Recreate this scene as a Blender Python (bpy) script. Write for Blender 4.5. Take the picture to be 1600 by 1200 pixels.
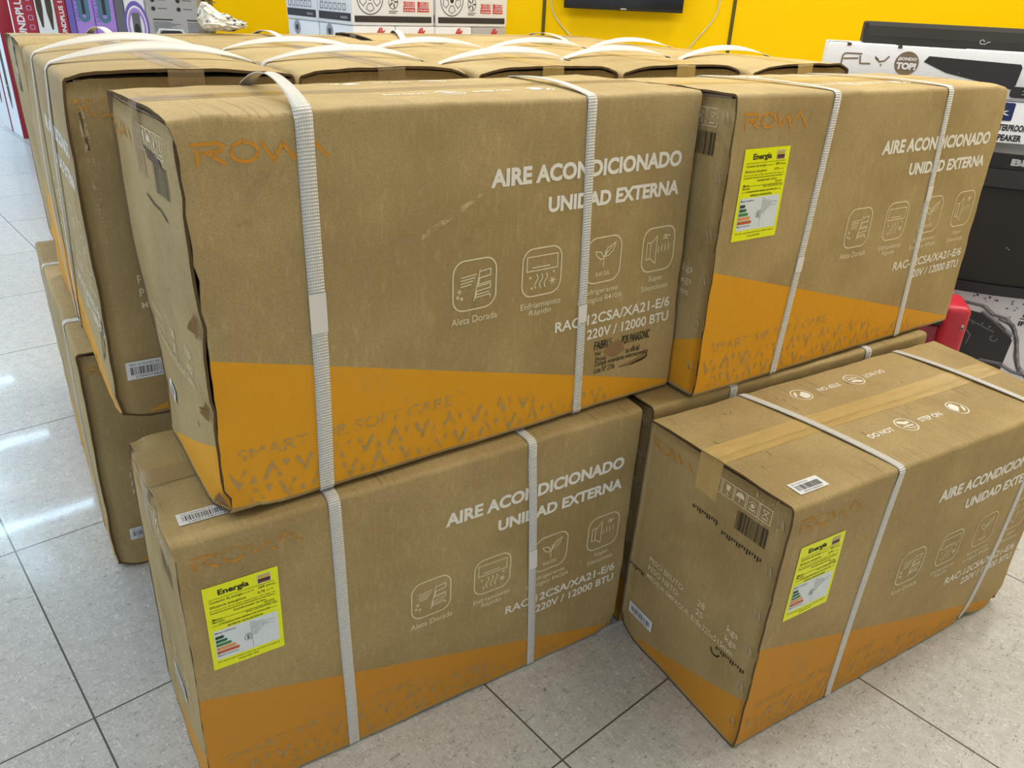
import bpy, bmesh, math, random
from mathutils import Vector, Matrix, noise
PI = math.pi
for o in list(bpy.data.objects): bpy.data.objects.remove(o)
C = bpy.context.scene.collection
SC = bpy.context.scene

# ------------------------------------------------------------------ camera
FPX, PITCH, ROLL, CAMH = 1231.2449, math.radians(26.49974), math.radians(2.77560), 1.168694
fw = Vector((0, math.cos(PITCH), -math.sin(PITCH))); rt = Vector((1, 0, 0)); up = rt.cross(fw)
r2 = math.cos(ROLL)*rt + math.sin(ROLL)*up; u2 = -math.sin(ROLL)*rt + math.cos(ROLL)*up
cam = bpy.data.objects.new('camera', bpy.data.cameras.new('camera')); C.objects.link(cam)
M = Matrix((r2, u2, -fw)).transposed().to_4x4(); M.translation = (0, 0, CAMH); cam.matrix_world = M
cam.data.sensor_fit = 'HORIZONTAL'; cam.data.sensor_width = 36.0; cam.data.lens = FPX*36/1600
cam.data.clip_start = .02; cam.data.clip_end = 100
SC.camera = cam

# ------------------------------------------------------------------ world, lamps, exposure
w = bpy.data.worlds.new('daylight'); SC.world = w; w.use_nodes = True
bg = w.node_tree.nodes['Background']; bg.inputs[0].default_value = (.76, .86, 1.0, 1); bg.inputs[1].default_value = 1.1
SC.view_settings.view_transform = 'Standard'; SC.view_settings.look = 'None'
SC.view_settings.exposure = 0.0; SC.view_settings.gamma = 1.0; SC.view_settings.use_curve_mapping = False

TA = math.radians(42.3)
def tube_or_fill(x, y, power=16, col=(1.0, .97, .90), up=0):
    l = bpy.data.lights.new('tube_or_fill_lamp', 'AREA'); l.shape = 'RECTANGLE'; l.size = 1.2; l.size_y = .07
    l.energy = power; l.color = col
    o = bpy.data.objects.new('tube_or_fill_lamp', l); C.objects.link(o); o.location = (x, y, 2.72); o.rotation_euler = (0, 0, TA)
    if up:                                                # the tube also lights the ceiling above it
        l2 = l.copy(); l2.energy = up; l2.size_y = .05
        o2 = bpy.data.objects.new('tube_or_fill_lamp', l2); C.objects.link(o2); o2.location = (x, y, 2.74); o2.rotation_euler = (PI, 0, -TA)
for i in (-2, -1, 0):                                     # cold white tubes over the left aisle
    for j in (-1, 0):
        x = -3.82 + i*1.40*math.sin(TA) + j*2.3*math.cos(TA); y = 4.88 - i*1.40*math.cos(TA) + j*2.3*math.sin(TA)
        tube_or_fill(x, y, 13, (.52, .77, 1.0), 18)
for x, y in ((-4.6, 1.0), (-2.9, .5), (-5.2, 2.4)): tube_or_fill(x, y, 15, (.72, .88, 1.0), 10)  # unseen fill lamps added at the left, clear of the floor reflections
for x, y, p in ((-.7, 2.3, 20), (.4, 2.7, 18), (2.3, 2.3, 15), (3.7, 2.2, 15), (-.9, 1.0, 8), (1.2, 1.75, 17), (2.5, 1.7, 12), (1.0, .9, 4), (-.4, -1.7, 2), (1.8, -1.6, 2), (3.6, -1.4, 2),
                (-.6, 4.5, 13), (1.5, 4.6, 12), (3.3, 4.7, 17)):  # unseen overhead lamps, placed and powered to light lids, fronts and back wall
    tube_or_fill(x, y, p, (1.0, .975, .90), p*.25)

# ------------------------------------------------------------------ materials
MATS = {}
def newmat(name):
    m = bpy.data.materials.new(name); m.use_nodes = True; MATS[name] = m
    return m, m.node_tree, m.node_tree.nodes['Principled BSDF']
def lin(c):
    return tuple(((v/255)/12.92 if v/255 <= .04045 else ((v/255+.055)/1.055)**2.4) for v in c) + (1,)
def plain(name, rgb, rough=.6, metal=0, coat=0, alpha=1, spec=.5, bump=0, bscale=200):
    m, t, b = newmat(name)
    b.inputs['Base Color'].default_value = lin(rgb); b.inputs['Roughness'].default_value = rough
    b.inputs['Metallic'].default_value = metal; b.inputs['Coat Weight'].default_value = coat
    b.inputs['Specular IOR Level'].default_value = spec; b.inputs['Alpha'].default_value = alpha
    n = t.nodes.new('ShaderNodeTexNoise'); n.inputs['Scale'].default_value = bscale
    tc = t.nodes.new('ShaderNodeTexCoord'); t.links.new(tc.outputs['Object'], n.inputs['Vector'])
    mx = t.nodes.new('ShaderNodeMixRGB'); mx.blend_type = 'MULTIPLY'; mx.inputs[0].default_value = .12
    mx.inputs[1].default_value = lin(rgb); t.links.new(n.outputs['Fac'], mx.inputs[2]); t.links.new(mx.outputs[0], b.inputs['Base Color'])
    if bump:
        bp = t.nodes.new('ShaderNodeBump'); bp.inputs['Strength'].default_value = bump; bp.inputs['Distance'].default_value = .002
        t.links.new(n.outputs['Fac'], bp.inputs['Height']); t.links.new(bp.outputs[0], b.inputs['Normal'])
    return m
class NG:
    """small helper around a node tree"""
    def __init__(s, t): s.t = t
    def n(s, typ, **kw):
        x = s.t.nodes.new(typ)
        for k, v in kw.items(): setattr(x, k, v)
        return x
    def put(s, sock, v):
        if hasattr(v, 'is_output') or hasattr(v, 'links'): s.t.links.new(v, sock)
        else: sock.default_value = v
    def m(s, op, a, b=0.0, c=0.0):
        x = s.n('ShaderNodeMath', operation=op)
        for i, v in enumerate((a, b, c)): s.put(x.inputs[i], v)
        return x.outputs[0]
    def noise(s, vec, scale, detail=3, rough=.5, dist=0):
        x = s.n('ShaderNodeTexNoise'); s.put(x.inputs['Vector'], vec); x.inputs['Scale'].default_value = scale
        x.inputs['Detail'].default_value = detail; x.inputs['Roughness'].default_value = rough; x.inputs['Distortion'].default_value = dist
        return x.outputs['Fac']
    def ramp(s, f, a, b):
        x = s.n('ShaderNodeMapRange'); x.interpolation_type = 'SMOOTHSTEP'; s.put(x.inputs[0], f); x.inputs[1].default_value = a; x.inputs[2].default_value = b
        return x.outputs[0]
    def mix(s, f, a, b, mode='MIX'):
        x = s.n('ShaderNodeMixRGB', blend_type=mode); s.put(x.inputs[0], f); s.put(x.inputs[1], a); s.put(x.inputs[2], b)
        return x.outputs[0]
    def scale(s, vec, v):
        x = s.n('ShaderNodeVectorMath', operation='MULTIPLY'); s.put(x.inputs[0], vec); x.inputs[1].default_value = v
        return x.outputs[0]

CL, CD, CH = .818, .325, .515
def cardboard(name, a, b, band=True, ink=(226, 158, 20)):
    m, t, bs = newmat(name); g = NG(t)
    at = g.n('ShaderNodeAttribute', attribute_name='rest'); v = at.outputs['Vector']
    oi = g.n('ShaderNodeObjectInfo')
    ad = g.n('ShaderNodeVectorMath', operation='ADD'); g.put(ad.inputs[0], v)
    cx = g.n('ShaderNodeCombineXYZ'); g.put(cx.inputs[0], g.m('MULTIPLY', oi.outputs['Random'], 37.0)); g.put(cx.inputs[1], g.m('MULTIPLY', oi.outputs['Random'], 91.0))
    g.t.links.new(cx.outputs[0], ad.inputs[1]); vv = ad.outputs[0]
    big = g.noise(vv, 5, 4, .55); fine = g.noise(vv, 420, 2, .6); fib = g.noise(g.scale(vv, (1, 1, .25)), 160, 3, .6)
    col = g.mix(g.ramp(big, .35, .68), lin(a), lin(b))
    col = g.mix(g.m('MULTIPLY', g.ramp(fine, .38, .7), .22), col, lin((96, 76, 50)))
    col = g.mix(g.m('MULTIPLY', g.ramp(fib, .5, .8), .18), col, lin((222, 198, 152)))
    sp = g.n('ShaderNodeSeparateXYZ'); g.put(sp.inputs[0], v); x, y, z = sp.outputs
    stain = g.noise(g.scale(vv, (1, 1, 1)), 14, 5, .65, .6)
    col = g.mix(g.m('MULTIPLY', g.ramp(stain, .6, .78), .3), col, lin((104, 82, 56)))
    if band:
        # printed orange wedge on both long faces, lower wedge on the ends
        fl = g.m('LESS_THAN', g.m('ADD', z, g.m('MULTIPLY', x, .2714)), .236)
        bl = g.m('LESS_THAN', g.m('ADD', z, g.m('MULTIPLY', g.m('SUBTRACT', CL, x), .2714)), .236)
        el = g.m('LESS_THAN', g.m('ADD', z, g.m('MULTIPLY', y, .38)), .116)
        er = g.m('LESS_THAN', g.m('ADD', z, g.m('MULTIPLY', g.m('SUBTRACT', CD, y), .38)), .116)
        isF = g.m('LESS_THAN', y, .0018); isB = g.m('GREATER_THAN', y, CD-.0018)
        isL = g.m('LESS_THAN', x, .0022); isR = g.m('GREATER_THAN', x, CL-.0022)
        notend = g.m('SUBTRACT', 1.0, g.m('MAXIMUM', isF, isB))
        mask = g.m('MAXIMUM', g.m('MULTIPLY', isF, fl), g.m('MULTIPLY', isB, bl))
        mask = g.m('MAXIMUM', mask, g.m('MULTIPLY', notend, g.m('MAXIMUM', g.m('MULTIPLY', isL, el), g.m('MULTIPLY', isR, er))))
        mask = g.m('MULTIPLY', mask, g.m('GREATER_THAN', z, .009))
        wear = g.ramp(g.noise(vv, 9, 6, .7, .4), .28, .46)
        spk = g.ramp(fine, .3, .5)
        mask = g.m('MULTIPLY', mask, g.m('MULTIPLY', g.m('ADD', g.m('MULTIPLY', wear, .3), .62), g.m('ADD', g.m('MULTIPLY', spk, .12), .88)))
        col = g.mix(mask, col, lin(ink))
    # rubbed dirt lines across the corrugation on the lids
    wv = g.noise(g.scale(vv, (260, 4, 4)), 1, 2)
    top = g.ramp(z, CH-.004, CH-.001)
    sm = g.m('MULTIPLY', g.m('MULTIPLY', top, g.ramp(wv, .52, .66)), g.ramp(g.noise(vv, 6, 3), .45, .62))
    col = g.mix(g.m('MULTIPLY', sm, .38), col, lin((92, 74, 50)))
    g.put(bs.inputs['Base Color'], col)
    bs.inputs['Roughness'].default_value = .62; bs.inputs['Specular IOR Level'].default_value = .22
    bp = g.n('ShaderNodeBump'); bp.inputs['Strength'].default_value = .35; bp.inputs['Distance'].default_value = .004
    h = g.m('ADD', g.m('MULTIPLY', g.noise(vv, 26, 5, .6), 1.0), g.m('MULTIPLY', fib, .12))
    g.put(bp.inputs['Height'], h); g.put(bs.inputs['Normal'], bp.outputs[0])
    return m
cardboard('cardboard', (181, 158, 110), (164, 141, 95))
cardboard('cardboard_faded', (178, 155, 107), (161, 138, 92), ink=(204, 140, 40))
cardboard('cardboard_plain', (184, 162, 122), (170, 148, 110), band=False)
plain('cardboard_edge', (104, 84, 58), .85, bump=.6, bscale=500, spec=.1)
plain('cardboard_inside', (150, 130, 106), .95, spec=.05)
plain('white_print', (240, 235, 222), .6)
plain('cream_print', (232, 220, 184), .6)
plain('black_print', (40, 34, 28), .7)
plain('dim_print', (92, 74, 52), .7)
plain('torn_paper', (150, 122, 84), .9, bump=.8, bscale=300, spec=.1)

plain('sticker_white', (236, 238, 240), .45)
plain('sticker_ink', (50, 48, 50), .6)
plain('label_yellow', (244, 250, 16), .38)
plain('label_white', (226, 236, 240), .4)
plain('label_ink', (30, 30, 14), .6)
plain('flag_gold', (206, 178, 92), .5); plain('flag_navy', (52, 30, 44), .5); plain('flag_red', (112, 52, 62), .5)
plain('bar_darkgreen', (22, 66, 44), .5); plain('bar_green', (40, 110, 60), .5); plain('bar_midgreen', (70, 140, 74), .5)
plain('bar_peach', (236, 160, 84), .5); plain('bar_red', (206, 98, 48), .5)
def worn_print(name, rgb, amount):
    m, t, b = newmat(name); g = NG(t)
    at = g.n('ShaderNodeAttribute', attribute_name='rest')
    b.inputs['Base Color'].default_value = lin(rgb); b.inputs['Roughness'].default_value = .65; b.inputs['Specular IOR Level'].default_value = .2
    f = g.m('ADD', g.noise(at.outputs['Vector'], 55, 5, .7), g.m('MULTIPLY', g.m('SUBTRACT', g.noise(at.outputs['Vector'], 700, 2, .7), .5), .55))
    g.put(b.inputs['Alpha'], g.m('GREATER_THAN', f, amount))       # ink either sits on the fibres or is rubbed off
worn_print('orange_print', (206, 142, 50), .40)
worn_print('faint_orange_print', (202, 142, 52), .50)
worn_print('tan_scuff', (196, 176, 134), .50)
worn_print('tan_print', (178, 154, 104), .50)
worn_print('worn_white_print', (222, 208, 180), .44)
def strap_mat(name, rgb, rib=True):
    m, t, b = newmat(name); g = NG(t)
    at = g.n('ShaderNodeAttribute', attribute_name='rest'); v = at.outputs['Vector']
    sp = g.n('ShaderNodeSeparateXYZ'); g.put(sp.inputs[0], v)
    s = g.m('SINE', g.m('MULTIPLY', sp.outputs[0], 2*PI/.0042)); e = g.m('SINE', g.m('MULTIPLY', sp.outputs[1], 2*PI/.0030))
    h = g.m('ADD', s, g.m('MULTIPLY', e, .35))
    if rib:
        c = g.mix(g.ramp(h, -1.2, 1.0), lin(tuple(int(q*.84) for q in rgb)), lin(rgb)); g.put(b.inputs['Base Color'], c)
        bp = g.n('ShaderNodeBump'); bp.inputs['Strength'].default_value = .6; bp.inputs['Distance'].default_value = .0008
        g.put(bp.inputs['Height'], h); g.put(b.inputs['Normal'], bp.outputs[0])
    else: b.inputs['Base Color'].default_value = lin(rgb)
    b.inputs['Roughness'].default_value = .42; b.inputs['Subsurface Weight'].default_value = 0
strap_mat('strap_white', (228, 226, 220)); strap_mat('strap_seal', (226, 222, 216), False)
strap_mat('strap_smooth', (200, 194, 184), False)
def tape_mat(name, rgb, alpha, rough):
    m, t, b = newmat(name); g = NG(t)
    at = g.n('ShaderNodeAttribute', attribute_name='rest')
    b.inputs['Base Color'].default_value = lin(rgb); b.inputs['Roughness'].default_value = rough; b.inputs['Coat Weight'].default_value = .35; b.inputs['Coat Roughness'].default_value = .12
    n = g.noise(g.scale(at.outputs['Vector'], (14, 60, 14)), 1, 4, .6, .8)
    g.put(b.inputs['Alpha'], g.m('ADD', alpha-.1, g.m('MULTIPLY', n, .25)))
    bp = g.n('ShaderNodeBump'); bp.inputs['Strength'].default_value = .5; bp.inputs['Distance'].default_value = .003
    g.put(bp.inputs['Height'], n); g.put(b.inputs['Normal'], bp.outputs[0])
tape_mat('tape_amber', (240, 206, 130), .42, .3)
tape_mat('tape_clear', (188, 160, 118), .38, .22)
plain('staple_metal', (206, 200, 186), .35, .9)
plain('black_gloss', (20, 20, 21), .22, spec=.5)
plain('black_plastic', (26, 25, 24), .5); plain('dark_plastic', (44, 42, 40), .5)
plain('soundbar_cloth', (40, 37, 32), .75, bump=.3, bscale=900)
plain('grille_metal', (24, 22, 21), .55, bump=.9, bscale=700)
plain('silver_print', (196, 194, 190), .35, .3)
plain('box_white', (232, 233, 236), .5); plain('box_grey', (176, 172, 170), .55); plain('box_ink', (44, 42, 44), .6)
plain('box_red', (168, 34, 52), .45); plain('box_purple', (168, 130, 214), .45); plain('box_violet', (112, 92, 178), .5); plain('box_lilac', (196, 178, 226), .5)
plain('box_teal', (70, 120, 140), .4); plain('box_navy', (36, 44, 96), .45); plain('box_bronze', (126, 108, 84), .5); plain('print_red', (196, 52, 56), .5)
plain('box_brown', (70, 58, 44), .7); plain('box_lightgrey', (150, 148, 152), .5); plain('box_midgrey', (104, 104, 112), .55)
plain('red_plastic', (196, 44, 62), .38); plain('dark_red_plastic', (140, 34, 46), .4)
plain('wall_yellow', (251, 208, 0), .6, spec=.1); plain('wall_seam', (92, 80, 10), .8); plain('wall_cream', (196, 186, 160), .8); plain('ceiling_white', (226, 226, 222), .9)
plain('cable_white', (226, 220, 196), .5)
def bag_mat():
    m, t, b = newmat('bag_film'); g = NG(t); tc = g.n('ShaderNodeTexCoord')
    n = g.noise(tc.outputs['Object'], 38, 3, .5, 1.2)
    c = g.mix(g.ramp(n, .57, .61), lin((206, 202, 190)), lin((66, 62, 58)))
    n2 = g.noise(tc.outputs['Object'], 16, 2, .5); c = g.mix(g.ramp(n2, .58, .62), c, lin((232, 228, 214)))
    g.put(b.inputs['Base Color'], c); b.inputs['Roughness'].default_value = .25; b.inputs['Metallic'].default_value = .0
bag_mat()
def screen_mat():
    m, t, b = newmat('screen_glass'); b.inputs['Base Color'].default_value = (.004, .004, .005, 1); b.inputs['Roughness'].default_value = .12
screen_mat()
def floor_mat():
    m, t, b = newmat('floor_tile'); g = NG(t); tc = g.n('ShaderNodeTexCoord'); p = tc.outputs['Object']
    # tile frame: origin on a joint crossing, rotated with the joints
    mp = g.n('ShaderNodeMapping', vector_type='TEXTURE'); g.put(mp.inputs[0], p)
    mp.inputs['Location'].default_value = (-.701, .957, 0); mp.inputs['Rotation'].default_value = (0, 0, TA)
    q = mp.outputs[0]; sp = g.n('ShaderNodeSeparateXYZ'); g.put(sp.inputs[0], q); S = .579
    def joint(c):
        f = g.m('ABSOLUTE', g.m('SUBTRACT', g.m('FRACT', g.m('ADD', g.m('DIVIDE', c, S), .5)), .5))
        return g.m('LESS_THAN', f, .0017/S)
    jt = g.m('MAXIMUM', joint(sp.outputs[0]), joint(sp.outputs[1]))
    cell = g.n('ShaderNodeTexWhiteNoise', noise_dimensions='2D')
    fl = g.n('ShaderNodeVectorMath', operation='FLOOR'); sc = g.scale(q, (1/S, 1/S, 0)); g.put(fl.inputs[0], sc); g.put(cell.inputs['Vector'], fl.outputs[0])
    base = g.mix(cell.outputs['Value'], lin((198, 197, 194)), lin((191, 190, 187)))
    base = g.mix(g.m('MULTIPLY', g.ramp(g.noise(q, 30, 5, .7), .42, .62), .5), base, lin((174, 173, 169)))
    d1 = g.noise(g.scale(q, (60, 190, 1)), 1, 3, .75, 1.6); d2 = g.noise(g.scale(q, (230, 80, 1)), 1, 3, .7, 1.4)
    d3 = g.noise(g.scale(q, (75, 75, 1)), 1, 4, .8, .8)
    base = g.mix(g.m('MULTIPLY', g.ramp(d1, .58, .64), .7), base, lin((112, 106, 100)))
    base = g.mix(g.m('MULTIPLY', g.ramp(d2, .57, .64), .65), base, lin((236, 235, 230)))
    base = g.mix(g.m('MULTIPLY', g.ramp(d3, .62, .68), .7), base, lin((98, 93, 88)))
    base = g.mix(jt, base, lin((84, 80, 74)))
    g.put(b.inputs['Base Color'], base)
    g.put(b.inputs['Roughness'], g.m('ADD', .30, g.m('ADD', g.m('MULTIPLY', jt, .5), g.m('MULTIPLY', g.noise(q, 8, 4), .06))))
    b.inputs['Coat Weight'].default_value = .32; b.inputs['Coat Roughness'].default_value = .06
    bp = g.n('ShaderNodeBump'); bp.inputs['Strength'].default_value = .08; bp.inputs['Distance'].default_value = .001
    g.put(bp.inputs['Height'], g.m('ADD', g.noise(q, 55, 3), g.m('MULTIPLY', jt, -2.0))); g.put(b.inputs['Normal'], bp.outputs[0])
floor_mat()

# ------------------------------------------------------------------ mesh builder
class MB:
    def __init__(s): s.v = []; s.f = []; s.mi = []; s.r = []; s.mats = []; s.sm = []
    def mat(s, name):
        if name not in s.mats: s.mats.append(name)
        return s.mats.index(name)
    def add(s, verts, faces, mat, rest=None, smooth=False):
        o = len(s.v); k = s.mat(mat); s.v += [tuple(p) for p in verts]; s.r += [tuple(p) for p in (rest if rest is not None else verts)]
        for f in faces: s.f.append(tuple(o+i for i in f)); s.mi.append(k); s.sm.append(smooth)
    def box(s, x0, x1, y0, y1, z0, z1, mat):
        s.add([(x, y, z) for x in (x0, x1) for y in (y0, y1) for z in (z0, z1)],
              [(0, 1, 3, 2), (4, 6, 7, 5), (0, 4, 5, 1), (2, 3, 7, 6), (0, 2, 6, 4), (1, 5, 7, 3)], mat)
    def rbox(s, x0, x1, y0, y1, z0, z1, r, mat, seg=3):
        bm = bmesh.new(); bmesh.ops.create_cube(bm, size=1)
        for v in bm.verts: v.co = Vector(((x0+x1)/2+v.co.x*(x1-x0), (y0+y1)/2+v.co.y*(y1-y0), (z0+z1)/2+v.co.z*(z1-z0)))
        bmesh.ops.bevel(bm, geom=list(bm.edges), offset=r, segments=seg, profile=.5, affect='EDGES'); s.bm(bm, mat, True)
    def bm(s, bm, mat, smooth=False):
        bm.verts.index_update(); s.add([v.co[:] for v in bm.verts], [[v.index for v in f.verts] for f in bm.faces], mat, smooth=smooth); bm.free()
    def prism(s, pts, y0, y1, mat):
        n = len(pts); s.add([(x, y0, z) for x, z in pts] + [(x, y1, z) for x, z in pts],
              [tuple(range(n)), tuple(range(2*n-1, n-1, -1))] + [(i, i+n, (i+1) % n+n, (i+1) % n) for i in range(n)], mat)
    def tube(s, path, rad, mat, seg=8):
        P = [Vector(p) for p in path]; vs = []; n = len(P)
        for i, p in enumerate(P):
            d = (P[min(i+1, n-1)]-P[max(i-1, 0)]).normalized(); a = d.cross(Vector((.31, .17, .93))).normalized(); b = d.cross(a)
            vs += [p+rad*(math.cos(2*PI*k/seg)*a+math.sin(2*PI*k/seg)*b) for k in range(seg)]
        fs = [(i*seg+k, i*seg+(k+1) % seg, (i+1)*seg+(k+1) % seg, (i+1)*seg+k) for i in range(n-1) for k in range(seg)]
        s.add(vs, fs+[tuple(range(seg-1, -1, -1)), tuple((n-1)*seg+k for k in range(seg))], mat, smooth=True)
    def disc(s, cx, cz, r, y0, y1, mat, n=28, r_in=0):
        if r_in:
            vs = []; 
            for y in (y0, y1):
                for k in range(n):
                    a = 2*PI*k/n
                    vs += [(cx+r*math.cos(a), y, cz+r*math.sin(a)), (cx+r_in*math.cos(a), y, cz+r_in*math.sin(a))]
            fs = []
            for k in range(n):
                a, b = 2*k, 2*((k+1) % n); o = 2*n
                fs += [(a, b, b+1, a+1), (o+a, o+a+1, o+b+1, o+b), (a, o+a, o+b, b), (a+1, b+1, o+b+1, o+a+1)]
            s.add(vs, fs, mat)
        else: s.prism([(cx+r*math.cos(2*PI*k/n), cz+r*math.sin(2*PI*k/n)) for k in range(n)], y0, y1, mat)
    def map(s, fn): s.v = [tuple(fn(p)) for p in s.v]; return s
    def build(s, name, parent=None, fn=None):
        me = bpy.data.meshes.new(name)
        vs = [tuple(fn(Vector(p))) for p in s.v] if fn else s.v
        me.from_pydata(vs, [], s.f); 
        for m in s.mats: me.materials.append(MATS[m])
        me.polygons.foreach_set('material_index', s.mi); me.polygons.foreach_set('use_smooth', s.sm)
        at = me.attributes.new('rest', 'FLOAT_VECTOR', 'POINT'); at.data.foreach_set('vector', [c for p in s.r for c in p])
        me.update(); o = bpy.data.objects.new(name, me); C.objects.link(o)
        if parent: o.parent = parent
        return o
def thing(name, label, cat, loc=(0, 0, 0), rz=0, group=None):
    o = bpy.data.objects.new(name, None); C.objects.link(o); o.empty_display_size = .05
    o.location = loc; o.rotation_euler = (0, 0, rz); o['label'] = label; o['category'] = cat
    if group: o['group'] = group
    return o
def tag(o, label, cat, group=None):
    o['label'] = label; o['category'] = cat
    if group: o['group'] = group
    return o
def struct(o): o['kind'] = 'structure'; return o

# ------------------------------------------------------------------ flat lettering (2-D polygons)
_TX = {}
def text2d(s, bold=0.0, space=1.0, shear=0.0):
    key = (s, bold, space, shear)
    if key not in _TX:
        cu = bpy.data.curves.new('t', 'FONT'); cu.body = s; cu.size = 1; cu.offset = bold; cu.space_character = space; cu.shear = shear; cu.resolution_u = 3
        ob = bpy.data.objects.new('t', cu); C.objects.link(ob); dg = bpy.context.evaluated_depsgraph_get(); dg.update()
        me = bpy.data.meshes.new_from_object(ob.evaluated_get(dg))
        _TX[key] = ([(v.co.x, v.co.y) for v in me.vertices], [tuple(p.vertices) for p in me.polygons])
        bpy.data.objects.remove(ob); bpy.data.curves.remove(cu); bpy.data.meshes.remove(me)
    return _TX[key]
def text_fit(s, x0, x1, z0, z1, bold=0.0, space=1.0, shear=0.0):
    V, Fc = text2d(s, bold, space, shear)
    ax, bx = min(v[0] for v in V), max(v[0] for v in V); az, bz = min(v[1] for v in V), max(v[1] for v in V)
    return [(x0+(v[0]-ax)/(bx-ax)*(x1-x0), z0+(v[1]-az)/(bz-az)*(z1-z0)) for v in V], Fc
def stroke(pts, wd, closed=False):
    P = [Vector((p[0], p[1], 0)) for p in pts]; n = len(P); L = []; R = []
    for i in range(n):
        a = P[i-1] if (i > 0 or closed) else P[i]; b = P[(i+1) % n] if (i < n-1 or closed) else P[i]
        d1 = (P[i]-a); d2 = (b-P[i])
        if d1.length < 1e-9: d1 = d2
        if d2.length < 1e-9: d2 = d1
        d1.normalize(); d2.normalize(); t = (d1+d2)
        if t.length < 1e-3: t = d2
        t.normalize(); nrm = Vector((-t.y, t.x, 0)); k = wd/2/max(.35, nrm.dot(Vector((-d2.y, d2.x, 0))))
        L.append((P[i]+nrm*k)[:2]); R.append((P[i]-nrm*k)[:2])
    V = L+R; m = n if closed else n-1
    return V, [(i, i+n, (i+1) % n+n, (i+1) % n) for i in range(m)]
def arc(cx, cz, r, a0, a1, n=10, rz=None):
    rz = rz or r
    return [(cx+r*math.cos(math.radians(a0+(a1-a0)*k/n)), cz+rz*math.sin(math.radians(a0+(a1-a0)*k/n))) for k in range(n+1)]
def rrect(x0, x1, z0, z1, r, n=5):
    return arc(x1-r, z1-r, r, 0, 90, n)+arc(x0+r, z1-r, r, 90, 180, n)+arc(x0+r, z0+r, r, 180, 270, n)+arc(x1-r, z0+r, r, 270, 360, n)
def poly(pts): return list(pts), [tuple(range(len(pts)))]
def gridrect(x0, x1, z0, z1, nx=6, nz=6):
    V = [(x0+(x1-x0)*i/nx, z0+(z1-z0)*j/nz) for j in range(nz+1) for i in range(nx+1)]
    return V, [(j*(nx+1)+i, j*(nx+1)+i+1, (j+1)*(nx+1)+i+1, (j+1)*(nx+1)+i) for j in range(nz) for i in range(nx)]
def rect(x0, x1, z0, z1): return gridrect(x0, x1, z0, z1, 1, 1)

# ------------------------------------------------------------------ cartons
FACES = {
 'front': lambda s, t, o: (s, -o, t),
 'back':  lambda s, t, o: (CL-s, CD+o, t),
 'left':  lambda s, t, o: (-o, CD-s, t),            # s runs from the back edge to the front edge
 'right': lambda s, t, o: (CL+o, s, t),
 'top':   lambda s, t, o: (s, t, CH+o),
}
def prt(mb, face, shape, mat, off=.0006):
    V, Fc = shape; f = FACES[face]; pts = [f(x, z, off) for x, z in V]
    fl = face in ()
    mb.add(pts, Fc, mat)
def up_down(shape, cx, cy):
    V, Fc = shape; return [(2*cx-x, 2*cy-y) for x, y in V], Fc

def print_logo(mb, face, x0, x1, z0, z1, mat):
    W = x1-x0; H = z1-z0; X = lambda a: x0+a*W; Z = lambda a: z0+a*H; k = .17*H
    S = []
    S.append([(X(0), Z(.93)), (X(.19), Z(.93)), (X(.225), Z(.80)), (X(.20), Z(.58)), (X(.07), Z(.55))])     # bowl of the open R
    S.append([(X(.045), Z(.72)), (X(.045), Z(0))]); S.append([(X(.12), Z(.5)), (X(.23), Z(.03))])
    S.append([(a[0], a[1]) for a in arc(X(.37), Z(.5), .095*W, 0, 360, 20, .43*H)])
    S.append([(X(.49), Z(.97)), (X(.57), Z(.06)), (X(.645), Z(.80)), (X(.72), Z(.06)), (X(.83), Z(.97)), (X(.985), Z(.0))])
    for s in S: prt(mb, face, stroke(s, k), mat, .0005)

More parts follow.
